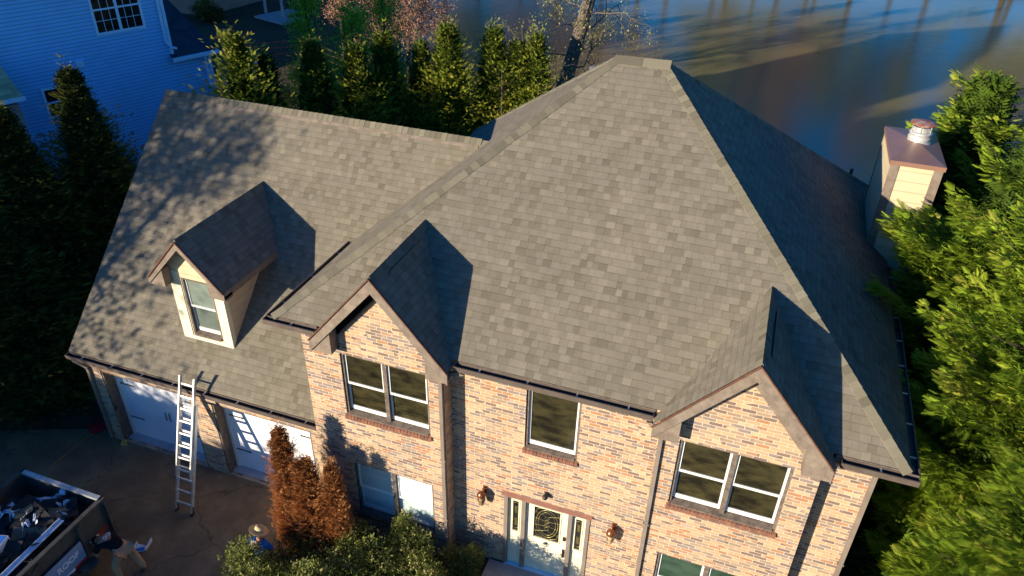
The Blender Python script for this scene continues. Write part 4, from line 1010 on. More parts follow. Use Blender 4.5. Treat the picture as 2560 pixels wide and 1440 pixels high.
def nwin(u0, u1, z0, z1, cols, grid):
    m2 = MB(); f = .09
    nbox(m2, u0 - f, u0, z0 - f, z1 + f, 0, .04); nbox(m2, u1, u1 + f, z0 - f, z1 + f, 0, .04); nbox(m2, u0, u1, z1, z1 + f, 0, .04); nbox(m2, u0, u1, z0 - f, z0, 0, .05)
    cw = (u1 - u0) / cols
    for i in range(1, cols): nbox(m2, u0 + cw * i - .05, u0 + cw * i + .05, z0, z1, 0, .035)
    nbox(m2, u0, u1, (z0 + z1) / 2 - .03, (z0 + z1) / 2 + .03, 0, .03)
    wd = m2.build('window', 'shade_blue_trim', nb)
    m2 = MB(); m2.poly([nw(u0, z0, .012), nw(u1, z0, .012), nw(u1, z1, .012), nw(u0, z1, .012)]); m2.build('pane', 'dark_glass', wd)
    if grid:
        m2 = MB()
        for i in range(cols):
            for k in (1, 2): nbox(m2, u0 + cw * i + cw * k / 3 - .008, u0 + cw * i + cw * k / 3 + .008, z0, z1, .012, .02)
        for k in (1, 3): nbox(m2, u0, u1, z0 + (z1 - z0) * k / 4 - .008, z0 + (z1 - z0) * k / 4 + .008, .012, .021)
        m2.build('muntin', 'shade_blue_trim', wd)
nwin(4.03, 5.62, 7.33, 8.85, 2, True); nwin(1.74, 2.60, 4.88, 5.78, 1, False); nwin(-3.5, -1.9, 7.3, 8.8, 2, True)
mb = MB(); nbox(mb, 3.0, 3.25, 6.33, 6.55, 0, .10); mb.build('vent_hood', 'shade_blue_trim', nb)
mb = MB(); mb.obox(nw(-7, -1, 0), NU * 7.55, NN * 1.35, Vector((0, 0, 6.95))); mb.build('front_wing', 'grey_siding', nb)
mb = MB(); mb.slab([nw(-7.3, 6.27, 1.62), nw(.66, 6.27, 1.62), nw(.53, 7.43, 0), nw(-7.3, 7.43, 0)], (0, 0, -.04)); mb.slab([nw(.66, 6.27, 1.62), nw(.66, 6.27, -.05), nw(.53, 7.43, -.05), nw(.53, 7.43, 0)], (0, 0, -.04)); wr = mb.build('front_roof', 'old_shingle', nb)
mb = MB(); nbox(mb, -7.3, .70, 6.12, 6.24, 1.60, 1.70); mb.build('gutter', 'shade_blue_trim', wr)

n2 = thing('tan_house', 'plain tan walled house in the shade across the back lawn', 'house', (-40, 45, -.5))
mb = MB(); mb.obox((-35.8, 40.1, -1), (-10, 2, 0), (.9, 7.2, 0), (0, 0, 8)); mb.build('wall', 'tan_stucco', n2)
mb = MB(); mb.obox((-36.4, 39.6, 7), (-10.5, 2.1, 0), (1.1, 8.4, 0), (0, 0, .3)); mb.build('roof', 'dark_shingle', n2)
mb = MB(); mb.obox((-35.72, 42.4, 1.2), (.1, 0, 0), (.13, 1.1, 0), (0, 0, 1.3)); mb.build('window', 'dark_glass', n2)
# porch: slab and posts
pt = thing('back_porch', 'grey concrete porch slab with slim white posts on the back lawn', 'porch', (-30.4, 43, -.5))
mb = MB(); mb.obox((-31.9, 41.6, -.9), (3.3, -.9, 0), (1.0, 3.2, 0), (0, 0, .48)); mb.build('slab', 'patio_concrete', pt)
for q in ((-31.7, 42.7), (-29.6, 42.0)):
    mb = MB(); mb.box(q[0], q[0] + .16, q[1], q[1] + .16, -.42, 2.6); mb.build('post', 'grey_post', pt)
mb = MB(); mb.obox((-32.2, 41.6, 2.6), (3.6, -1.0, 0), (1.1, 3.6, 0), (0, 0, .25)); mb.build('roof', 'dark_shingle', pt)

# split rail fence on the lawn
def gz_(x, y):
    s = (float(shore_y(x)) - y) * .85; c = min(max(s / 15, 0), 1); z = -3.05 + 3 * c * c * (3 - 2 * c)
    q = min(max((y - 12) / 12, 0), 1)
    return z - .03 - (.5 * q * q * (3 - 2 * q) if (s > 15 and x < 0) else 0)
fe = thing('split_rail_fence', 'low dark split rail fence crossing the shaded back lawn', 'fence', (-24, 32, -.6))
A = [Vector((-29.5, 31.2, 0)), Vector((-26.9, 31.7, 0)), Vector((-24.3, 32.3, 0)), Vector((-21.7, 33.0, 0)), Vector((-19.2, 33.8, 0))]
for a in A:
    z = gz_(a.x, a.y); mb = MB(); mb.box(a.x - .07, a.x + .07, a.y - .07, a.y + .07, z - .3, z + 1.25); mb.build('post', 'fence_wood', fe)
for a, b in zip(A[:-1], A[1:]):
    for hh in (.35, .75, 1.12):
        mb = MB(); mb.bar(a + Vector((0, 0, gz_(a.x, a.y) + hh)), b + Vector((0, 0, gz_(b.x, b.y) + hh)), .05, .12); mb.build('rail', 'fence_wood', fe)
dk = thing('deck_railing', 'short dark deck railing with pale cap beside the corner of the blue house', 'railing', (-13.0, 15.2, 0))
for k in range(7):
    mb = MB(); c = Vector((-12.75 + .16 * k, 14.6 + .12 * k, 0)); mb.box(c.x - .02, c.x + .02, c.y - .02, c.y + .02, 3.2, 4.5); mb.build('baluster', 'fence_wood', dk)
mb = MB(); mb.bar((-12.9, 14.5, 4.53), (-11.6, 15.45, 4.53), .14, .04); mb.build('cap_rail', 'shade_blue_trim', dk)
mb = MB(); mb.obox((-13.2, 14.4, 3.05), (1.5, 1.1, 0), (-.8, 1.6, 0), (0, 0, .15)); mb.build('deck_floor', 'fence_wood', dk)
for q in ((-12.9, 14.7), (-11.7, 15.6)):
    mb = MB(); mb.box(q[0] - .06, q[0] + .06, q[1] - .06, q[1] + .06, -.3, 3.1); mb.build('post', 'fence_wood', dk)
lp = thing('bird_house', 'dark bird house with pale pointed roof on a pole between the conifers', 'bird house', (-11.4, 15.0, 0))
mb = MB(); mb.box(-11.56, -11.24, 14.84, 15.16, 4.7, 5.35); mb.build('box', 'fence_wood', lp)
mb = MB(); mb.lathe((-11.4, 15.0, 5.35), [(.30, 0), (.0, .22)], 4); mb.build('roof', 'shade_blue_trim', lp)
mb = MB(); mb.tube([(-11.4, 15, -.3), (-11.4, 15, 4.7)], .04, 6); mb.build('pole', 'fence_wood', lp)

# ------------------------------------------------------------------ conifer row behind and beside the garage
rowlab = {}
A1 = conifer('conifer', 'tall dark conifer with a thin leafless tip against the blue wall left of the garage', 'conifer', (-9.95, 4.88, -.1), 8.7, 2.3, 11, 'dark_conifer_leaf', n=30000, size=.17, power=1.08, upness=.55, nl=6, tipdry=.5, group='conifers along the garage side')
def ct(px_loc, lab, H, Rad, seed, mat='arbor_leaf', **k):
    return conifer('conifer', lab, 'conifer', px_loc, H, Rad, seed, mat, group='conifers behind the roof ridge', **k)
copy_tree(A1, (-10.6, 3.05, -.1), 'broad dark conifer cut by the left edge of the photo', 1.9, (1.05, 1.05, .93), 'conifers along the garage side')
copy_tree(A1, (-9.9, 1.2, -.1), 'dark shaded conifer just left of the garage roof corner', 3.9, (1.05, 1.05, .66), 'conifers along the garage side')
copy_tree(A1, (-9.2, 8.6, -.1), 'dark conifer filling the gap between garage ridge and blue wall', 5.0, (.8, .8, .66), 'conifers along the garage side')
B1 = ct((-8.26, 9.78, -.3), 'open golden green conifer nearest the blue house behind the garage ridge', 8.85, 2.0, 21, n=13000, size=.20, upness=.85, power=.65, nl=6, core=.25, tipdry=.25)
B2 = ct((-7.89, 10.71, -.3), 'small thin topped conifer right of the golden one', 8.0, 1.5, 22, mat='dark_conifer_leaf', n=6500, size=.19, power=1.0, tipdry=.6)
B3 = ct((-6.92, 12.03, -.4), 'wide conifer under the bright leafy tree, third behind the ridge', 8.35, 1.8, 23, n=17000, size=.17, power=.82, upness=.8)
B4 = ct((-5.69, 12.81, -.5), 'bushy conifer left of the reddish topped one, behind the middle of the garage ridge', 8.2, 1.8, 24, n=17000, size=.17, power=.82)
B5 = ct((-5.30, 14.15, -.6), 'conifer with a reddish brown crown top behind the garage ridge', 8.5, 1.8, 25, n=17000, size=.17, power=.82)
B6 = ct((-4.14, 14.79, -.8), 'slim pointed conifer standing in front of the lake, left of the tallest', 8.4, 1.45, 26, n=14000, size=.15, power=.8, upness=1.0)
B7 = ct((-3.23, 15.22, -.8), 'tallest green conifer of the row against the blue water', 9.0, 1.9, 27, n=21000, size=.16, power=.78, upness=1.0)
copy_tree(B7, (-1.87, 16.32, -1.0), 'conifer right of the gap of open water behind the ridge', 2.2, (.95, .95, 1.0))
copy_tree(B6, (-1.0, 16.64, -1.0), 'second last conifer of the row, lower than its neighbours', 1.2, (1.15, 1.15, 1.01))
copy_tree(B7, (-.35, 16.85, -1.0), 'last conifer at the right end of the row, nearest the big trunk', 4.0, (.82, .82, .975))
copy_tree(B4, (-1.9, 14.6, -.8), 'low dark conifer hidden behind the right end of the garage ridge', 2.0, (1.2, 1.2, .55))
copy_tree(B4, (-.2, 14.9, -.9), 'low dark conifer behind the join of garage ridge and main roof', .6, (1.2, 1.2, .52))
copy_tree(B4, (-5.2, 11.0, -.4), 'low dark conifer close behind the left part of the garage ridge', 3.0, (1.25, 1.25, .60))
copy_tree(B4, (-3.4, 13.0, -.4), 'low dark conifer close behind the middle of the garage ridge', 4.0, (1.25, 1.25, .58))

# leafy and bare trees
bare_tree('tree', 'tall bare hardwood with a thick straight trunk rising in front of the lake', (-1.12, 19.4, -1.9), 19.5, .44, 41, spread=.17, first=.22, bark='pale_bark', leaf='budding_leaf', nleaf=9000, lsize=.075, nlimb=34, depth=4, curl=.33, limbr=.13, twig=1.25, trunk_pts=[(0, 0, 0), (.45, .05, 2.5), (.95, .1, 5), (1.5, .15, 7.5), (2.0, .2, 10), (2.6, .3, 13), (3.0, .3, 16), (3.2, .3, 19.5)], lo=2)
bare_tree('tree', 'leaning tree with reddish brown dry leaves at the lake shore', (-16.8, 31.0, -1.4), 13.5, .24, 42, spread=.34, first=.25, bark='bark', leaf='red_leaf', nleaf=17000, lsize=.09, nlimb=20, depth=4, curl=.3, trunk_pts=[(0, 0, 0), (.9, .4, 1.8), (2.2, .9, 3.6), (4.2, 1.8, 5.6), (6.0, 2.4, 7.8), (7.2, 2.6, 10), (7.9, 2.8, 12)], lo=2)
bare_tree('tree', 'smaller reddish leaved tree standing upright behind the conifer row', (-14.2, 33.5, -2.0), 11.5, .16, 46, spread=.30, first=.22, bark='bark', leaf='red_leaf', nleaf=15000, lsize=.085, nlimb=20, depth=4, curl=.3, lo=2)
bare_tree('tree', 'reddish leaved tree at the left, above the bright green shrubs', (-19.5, 34.5, -1.2), 10.5, .16, 47, spread=.30, first=.22, bark='bark', leaf='red_leaf', nleaf=14000, lsize=.085, nlimb=18, depth=4, curl=.3, lo=2)
bare_tree('tree', 'glossy bright green tree at the top edge left of the red leaved one', (-12.0, 19.5, -.6), 8.6, .12, 43, spread=.17, first=.15, leaf='bright_leaf', nleaf=6500, lsize=.11, nlimb=26, depth=3, curl=.25, lo=1)
bare_tree('tree', 'bright green leafy shrub tree between two conifers', (-10.39, 20.5, -.6), 6.9, .10, 44, spread=.22, first=.12, leaf='bright_leaf', nleaf=6500, lsize=.11, nlimb=26, depth=3, curl=.25, lo=1)
bare_tree('tree', 'slim bright green tree with a single upright tip above the conifers', (-9.9, 22.6, -.8), 7.9, .10, 48, spread=.12, first=.12, leaf='bright_leaf', nleaf=5000, lsize=.11, nlimb=26, depth=3, curl=.25, lo=1)
bare_tree('sapling', 'thin leafless sapling in the gap of the conifer row', (-1.2, 15.4, -1.0), 7.3, .035, 45, spread=.10, first=.3, bark='pale_bark', nlimb=26, depth=2, curl=.2, cat='sapling')
bush('bush', 'dark round shrub at the corner of the tan house', (-34.6, 39.2, -.6), 1.6, 1.4, 1.6, 50, mat='dark_conifer_leaf', n=1600, leaf=.16)

# big cypresses along the right side of the house
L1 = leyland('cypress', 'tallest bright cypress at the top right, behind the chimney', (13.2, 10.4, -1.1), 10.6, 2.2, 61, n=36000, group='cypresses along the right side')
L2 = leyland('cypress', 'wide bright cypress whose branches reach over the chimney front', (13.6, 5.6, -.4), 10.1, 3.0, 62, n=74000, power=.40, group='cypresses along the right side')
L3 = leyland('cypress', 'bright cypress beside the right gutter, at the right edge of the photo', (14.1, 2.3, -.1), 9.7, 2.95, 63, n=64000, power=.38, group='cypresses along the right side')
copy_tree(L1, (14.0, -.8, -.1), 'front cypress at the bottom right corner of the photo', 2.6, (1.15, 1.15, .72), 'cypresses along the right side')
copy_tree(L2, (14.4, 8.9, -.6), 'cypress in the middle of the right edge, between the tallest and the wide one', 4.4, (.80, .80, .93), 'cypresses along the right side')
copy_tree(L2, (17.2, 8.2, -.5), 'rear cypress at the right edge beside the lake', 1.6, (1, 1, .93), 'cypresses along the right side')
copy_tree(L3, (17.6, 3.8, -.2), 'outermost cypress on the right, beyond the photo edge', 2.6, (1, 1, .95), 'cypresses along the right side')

# dead arborvitae and holly bed at the bay
d1 = conifer('dead_shrub', 'tallest of the three dead rust brown arborvitae by the bay wall', 'dead shrub', (.14, -1.22, -.05), 3.95, .29, 71, 'dead_leaf', n=10000, size=.10, power=.42, upness=1.0, nl=4, core=.6, lump=.22, tipdry=.2, base=.02, group='dead shrubs by the bay')
d2 = conifer('dead_shrub', 'middle dead rust brown arborvitae in front of the garage downspout', 'dead shrub', (.66, -1.22, -.05), 3.22, .33, 72, 'dead_leaf', n=10000, size=.10, power=.42, upness=1.0, nl=4, core=.6, lump=.22, tipdry=.2, base=.02, group='dead shrubs by the bay')
copy_tree(d2, (1.20, -1.12, -.05), 'smallest and darkest dead arborvitae, nearest the brick wall', 2.2, (.72, .72, .98), 'dead shrubs by the bay')
b1 = bush('bush', 'leftmost holly bush, half hiding the man in the straw hat', (.42, -2.80, -.03), 1.15, 1.05, 1.62, 81, n=9000, group='holly bushes in the front bed')
copy_tree(b1, (1.75, -2.15, -.03), 'holly bush in front of the dead arborvitae', 1.3, (1.05, 1.0, 1.02), 'holly bushes in the front bed')
copy_tree(b1, (3.35, -1.55, -.03), 'holly bush below the bay corner, reaching the door wall', 2.7, (1.0, .95, .95), 'holly bushes in the front bed')
copy_tree(b1, (1.0, -1.35, -.03), 'holly bush growing round the feet of the dead arborvitae', 4.1, (.9, .8, .75), 'holly bushes in the front bed')
copy_tree(b1, (2.55, -1.0, -.03), 'holly bush right under the lower bay window', 5.2, (.8, .6, .80), 'holly bushes in the front bed')
copy_tree(b1, (2.9, -3.3, -.03), 'holly bush in the middle of the bottom edge', 3.3, (1.05, 1.0, 1.0), 'holly bushes in the front bed')
copy_tree(b1, (3.9, -.55, -.03), 'small holly bush in the corner left of the front door', 3.9, (.42, .42, .62), 'holly bushes in the front bed')

# ------------------------------------------------------------------ ladder
la = thing('extension_ladder', 'aluminium extension ladder leaning on the garage gutter between the two doors', 'ladder', (-3.03, -1.31, 0))
def lp_(x, q, off=0.0):   # point on the ladder plane: q = length along it
    dy, dz = 1.25, 3.0; L = math.hypot(dy, dz); return Vector((x - .13 * q / L * .9, -1.31 + dy * q / L - off * dz / L, dz * q / L + off * dy / L + .02))
def lsec(x0, x1, q0, q1, off, nr):
    for x in (x0, x1):
        mb = MB(); a, b = lp_(x, q0, off), lp_(x, q1, off); mb.bar(a, b, .032, .085, (0, -1, .42)); mb.build('rail', 'aluminium', la)
    for i in range(nr):
        q = q0 + .17 + i * .305; 
        if q > q1 - .05: break
        mb = MB(); a, b = lp_(x0, q, off), lp_(x1, q, off); mb.bar(a, b, .036, .036, (0, -1, .42)); mb.build('rung', 'aluminium', la)
lsec(-3.25, -2.80, .05, 2.75, 0, 12); lsec(-3.225, -2.825, .92, 3.42, .065, 12)
for x in (-3.25, -2.80):
    mb = MB(); a = lp_(x, .06); mb.box(a.x - .03, a.x + .03, a.y - .06, a.y + .05, 0.0, .03); mb.bar((a.x, a.y, .02), lp_(x, .2), .05, .04, (0, -1, 0)); mb.build('foot', 'black_iron', la)

# ------------------------------------------------------------------ dump trailer and its load
tr_ = thing('dump_trailer', 'open grey dump trailer heaped with torn roof shingles, bottom left corner', 'trailer', (-4.87, -5.0, 0))
TX0, TX1, TY1, TY0, TZ0, TZ1 = -6.02, -3.72, -2.60, -7.4, .62, 1.60
mb = MB(); mb.box(TX0, TX1, TY0, TY1, TZ0 - .08, TZ0); mb.build('floor', 'trailer_bed', tr_)
for nm, b in (('side_panel', (TX0, TX0 + .04, TY0, TY1)), ('side_panel', (TX1 - .04, TX1, TY0, TY1)), ('tailgate', (TX0 + .04, TX1 - .04, TY1 - .04, TY1)), ('headboard', (TX0 + .04, TX1 - .04, TY0, TY0 + .04))):
    mb = MB(); mb.box(*b, TZ0, TZ1 - .06); o = mb.build(nm, 'trailer_paint', tr_)
    r = MB(); e = .03; r.box(b[0] - e, b[1] + e, b[2] - e, b[3] + e, TZ1 - .06, TZ1); r.build('top_rail', 'galvanised' if nm == 'tailgate' else 'trailer_paint', o)
for y in (TY1 + .02, -3.32, -4.6, -5.9):
    mb = MB(); mb.box(TX1, TX1 + .09, y - .09, y, TZ0 - .1, TZ1 - .06); mb.build('rib', 'trailer_paint', tr_)
    mb = MB(); mb.box(TX0 - .07, TX0, y - .07, y, TZ0 - .1, TZ1 - .06); mb.build('rib', 'trailer_paint', tr_)
mb = MB(); mb.box(TX1, TX1 + .30, -3.42, -3.32, .52, .58); mb.slab([(TX1, -3.42, .60), (TX1 + .36, -3.42, .60), (TX1 + .36, -5.6, .60), (TX1, -5.6, .60)][::-1], (0, 0, -.03)); mb.build('fender', 'trailer_paint', tr_)
for y in (-4.0, -4.9):
    mb = MB(); mb.lathe((TX1 + .20, y, .36), [(.0, -.11), (.30, -.11), (.36, -.07), (.36, .07), (.30, .11), (.0, .11)], 22, (1, 0, 0)); wl = mb.build('wheel', 'black_iron', tr_, smooth=False)
    mb = MB(); mb.lathe((TX1 + .32, y, .36), [(.18, -.01), (.18, .01), (.05, .03), (0, .03)], 18, (1, 0, 0)); mb.build('rim', 'galvanised', wl)
mb = MB(); mb.box(TX1 + .10, TX1 + .12, -5.3, -3.46, .70, 1.22); sg = mb.build('sign', 'sign_board', tr_)
text_obj('ROOF', .20, 'white_print', sg, (TX1 + .128, -3.86, 1.0), (0, 1, 0), (0, 0, 1), bold=.006)
mb = MB(); mb.box(TX1 + .12, TX1 + .126, -3.78, -3.46, .68, .75); mb.build('red_reflector', 'red_paint', sg)
mb = MB(); mb.box(TX1 + .12, TX1 + .126, -4.10, -3.78, .68, .75); mb.build('white_reflector', 'white_print', sg)
mb = MB(); mb.box(TX1 + .002, TX1 + .008, -2.98, -2.70, .80, .86); mb.build('red_reflector', 'red_paint', tr_)
mb = MB(); mb.box(TX1 + .002, TX1 + .008, -3.22, -2.98, .80, .86); mb.build('white_reflector', 'white_print', tr_)
rs = random.Random(77)
for i in range(95):
    x = rs.uniform(TX0 + .26, TX1 - .28); y = rs.uniform(-5.2, TY1 - .24); d0 = min(x - TX0, TX1 - x, TY1 - y)
    zc = TZ0 + .60 + min(d0, .8) * .42 + rs.uniform(-.10, .10); a = rs.uniform(0, 3.14)
    ux = Vector((math.cos(a), math.sin(a), rs.gauss(0, .22))).normalized(); n = Vector((rs.gauss(0, .3), rs.gauss(0, .3), 1)).normalized(); uy = n.cross(ux).normalized(); n = ux.cross(uy)
    L, W_ = rs.uniform(.3, .8), rs.uniform(.18, .42); mb = MB(); c = Vector((x, y, zc))
    # torn outline with a slight fold
    k = [(-.5, -.5), (0, -.5 + rs.uniform(-.1, .1)), (.5, -.5), (.5 + rs.uniform(-.1, .1), 0), (.42, .5), (-.1, .5 + rs.uniform(-.15, .1)), (-.5, .40)]
    f = rs.uniform(-.08, .08)
    P = [c + ux * (u * L) + uy * (v * W_) + n * (f * (abs(u) * 2) ** 2) for u, v in k]
    for q in range(1, len(P) - 1): pass
    mb.slab(P, n * -.014)
    o = mb.build('shingle_scrap', 'scrap_tan' if rs.random() < .16 else 'scrap_dark'); recenter(o, c)
    tag(o, 'torn dark asphalt shingle in the heap on the dump trailer', 'roofing scrap', 'torn shingles in the trailer')
    if o.data.materials[0].name == 'scrap_tan': o['label'] = 'torn shingle lying tan side up in the heap on the dump trailer'
def wrap(c, L, W_, ang, seed, label):
    rng = np.random.default_rng(seed); nx, ny = 14, 8; g = rng.normal(0, 1, (nx, ny)); g = (g + np.roll(g, 1, 0) + np.roll(g, 1, 1)) / 2
    mb = MB(); P = {}
    for i in range(nx):
        for j in range(ny):
            u = (i / (nx - 1) - .5) * L; v = (j / (ny - 1) - .5) * W_ * (.6 + .4 * math.sin(i * 1.3 + seed)); u += g[i, j] * .015
            P[i, j] = Vector(c) + Vector((u * math.cos(ang) - v * math.sin(ang), u * math.sin(ang) + v * math.cos(ang), .05 * g[i, j] + .06 * math.sin(i * .8 + seed)))
    for i in range(nx - 1):
        for j in range(ny - 1): mb.poly([P[i, j], P[i + 1, j], P[i + 1, j + 1], P[i, j + 1]])
    o = mb.build('plastic_wrap', 'plastic_wrap'); recenter(o, c); o.modifiers.new('thickness', 'SOLIDIFY').thickness = .004
    tag(o, label, 'plastic wrap', 'white plastic wraps in the trailer')
wrap((-4.95, -2.95, 1.44), .72, .22, -2.3, 1, 'long crumpled white plastic strip near the tailgate of the trailer')
wrap((-4.35, -3.15, 1.44), .58, .34, -.9, 2, 'crumpled white plastic sheet in the right tailgate corner of the trailer')
wrap((-5.15, -3.62, 1.62), .74, .30, .1, 3, 'bunched white plastic in the middle of the trailer load')
wrap((-4.62, -3.72, 1.60), .38, .30, 1.0, 4, 'small bright white plastic wad beside the long metal strip')
wrap((-5.62, -3.55, 1.50), .55, .24, .5, 5, 'white plastic strip at the left side of the trailer load')
mb = MB(); mb.bar((-4.08, -3.35, 1.56), (-4.02, -5.9, 1.54), .10, .03); mb.bar((-4.13, -3.35, 1.582), (-4.07, -5.9, 1.562), .012, .05); o = mb.build('metal_strip', 'plastic_wrap'); recenter(o, (-4.15, -4.6, 1.2)); tag(o, 'long pale metal edge strip lying along the right side of the trailer', 'metal strip')
rl = thing('felt_roll_box', 'white and blue packaging box at the bottom left corner of the trailer load', 'box', (-4.78, -4.45, 1.12))
mb = MB(); o_ = Vector((-5.15, -4.25, 1.45)); a_ = Vector((.55, .12, .03)); b_ = Vector((.15, -.7, .02)); c_ = Vector((0, 0, .26)); mb.obox(o_, a_, b_, c_); mb.build('carton', 'white_print', rl, bevel=.02)
mb = MB(); mb.obox(o_ + c_ + a_ * .04 + b_ * .03 + Vector((0, 0, .001)), a_ * .92, b_ * .5, Vector((0, 0, .004))); mb.build('printed_panel', 'blue_print', rl)
text_obj('ILT', .20, 'black_print', rl, tuple(o_ + c_ + a_ * .45 + b_ * .70 + Vector((0, 0, .008))), a_, -b_, bold=.004)

# ------------------------------------------------------------------ small things on the driveway
br = thing('broom', 'yellow broom leaning with a black grip by the left garage door', 'broom', (-6.0, 0, 0))
mb = MB(); mb.tube([(-6.0, -.04, .12), (-6.05, .12, 1.12)], .013, 6); mb.build('handle', 'wood_handle', br)
mb = MB(); mb.tube([(-6.05, .118, 1.10), (-6.055, .135, 1.24)], .022, 8); mb.build('grip', 'black_iron', br)
mb = MB(); mb.slab([(-6.09, -.10, .01), (-5.92, -.06, .01), (-5.97, -.02, .17), (-6.04, -.04, .17)], (0, .05, 0)); mb.build('bristles', 'broom_straw', br)
rk = thing('rake', 'red plastic leaf rake lying on the driveway with its long handle', 'rake', (-7.05, 0, 0))
mb = MB()
for k in range(11):
    a = R(58 + k * 8.5); c = Vector((-7.08, -.06, .03)); e = c + Vector((math.cos(a) * .50, math.sin(a) * .50, .02)); mb.bar(c, e, .045, .012)
mb.slab([(-7.02, -.03, .04), (-6.86, .26, .05), (-7.26, .30, .05), (-7.12, -.03, .04)], (0, 0, -.012)); mb.build('head', 'red_paint', rk)
mb = MB(); mb.tube([(-7.07, -.02, .05), (-7.16, -1.35, .03)], .014, 6); mb.build('handle', 'wood_handle', rk)
pk = thing('plastic_tray', 'torn blue and white plastic packaging on the driveway beside the bending man', 'packaging', (-3.22, -2.42, 0))
mb = MB()
C_ = [Vector((-3.42, -2.42, .0)), Vector((-3.32, -2.66, .0)), Vector((-3.10, -2.50, .0)), Vector((-3.16, -2.24, .0))]
for a, b, hgt in ((C_[0], C_[1], .10), (C_[1], C_[2], .16), (C_[2], C_[3], .12)): mb.slab([a, b, b + Vector((0, 0, hgt)), a + Vector((0, 0, hgt * .8))], (-.01, .01, 0))
mb.slab([C_[0] + Vector((.02, 0, .012)), C_[1] + Vector((0, .02, .012)), C_[2] + Vector((-.02, 0, .012)), C_[2] + Vector((-.10, .10, .012))], (0, 0, -.008)); mb.build('tray', 'plastic_wrap', pk)
mb = MB(); a, b = C_[1] + Vector((.012, -.012, .04)), C_[2] + Vector((.012, -.012, .04)); mb.slab([a + (b - a) * .1, a + (b - a) * .9, a + (b - a) * .9 + Vector((0, 0, .09)), a + (b - a) * .1 + Vector((0, 0, .09))], (-.008, .008, 0)); mb.build('label_panel', 'blue_print', pk)

# ------------------------------------------------------------------ people
def skin(name, pts, edges, mat, parent, sub=2, root=0, infl=1.0):
    keys = list(pts); me = bpy.data.meshes.new(name); me.from_pydata([tuple(Vector(pts[k][0]) - Vector(parent['_w'])) for k in keys], [(keys.index(a), keys.index(b)) for a, b in edges], [])
    o = bpy.data.objects.new(name, me); COL.objects.link(o)
    sk = o.modifiers.new('skin', 'SKIN'); sk.use_smooth_shade = True
    for i, k in enumerate(keys):
        r = pts[k][1]; r = r if hasattr(r, '__len__') else (r, r)
        me.skin_vertices[0].data[i].radius = (r[0] * infl, r[1] * infl); me.skin_vertices[0].data[i].use_root = (i == root)
    o.modifiers.new('sub', 'SUBSURF').levels = sub
    dg = bpy.context.evaluated_depsgraph_get(); m2 = bpy.data.meshes.new_from_object(o.evaluated_get(dg)); bpy.data.objects.remove(o)
    m2.materials.clear(); m2.materials.append(MATS[mat]); m2.polygons.foreach_set('use_smooth', [True] * len(m2.polygons)); m2.name = name
    q = bpy.data.objects.new(name, m2); COL.objects.link(q); q.parent = parent; q['_w'] = parent['_w']; return q
def hand_pts(P, E, wk, wrist, d, side, nrm, tag_):
    d, side, nrm = Vector(d).normalized(), Vector(side).normalized(), Vector(nrm).normalized(); w_ = Vector(wrist)
    P[tag_ + 'p'] = (w_ + d * .05, (.034, .016)); E.append((wk, tag_ + 'p'))
    for i, (o_, L) in enumerate(((-.030, .072), (-.010, .082), (.010, .076), (.029, .060))):
        a = w_ + d * .095 + side * o_; P[tag_ + 'k%d' % i] = (a, .0095); P[tag_ + 'm%d' % i] = (a + d * L * .55 + nrm * .012, .0085); P[tag_ + 't%d' % i] = (a + d * L * .85 + nrm * .034, .007)
        E += [(tag_ + 'p', tag_ + 'k%d' % i), (tag_ + 'k%d' % i, tag_ + 'm%d' % i), (tag_ + 'm%d' % i, tag_ + 't%d' % i)]
    a = w_ + d * .035 - side * .034; P[tag_ + 'h0'] = (a, .011); P[tag_ + 'h1'] = (a + d * .04 - side * .022 + nrm * .012, .009); E += [(tag_ + 'p', tag_ + 'h0'), (tag_ + 'h0', tag_ + 'h1')]
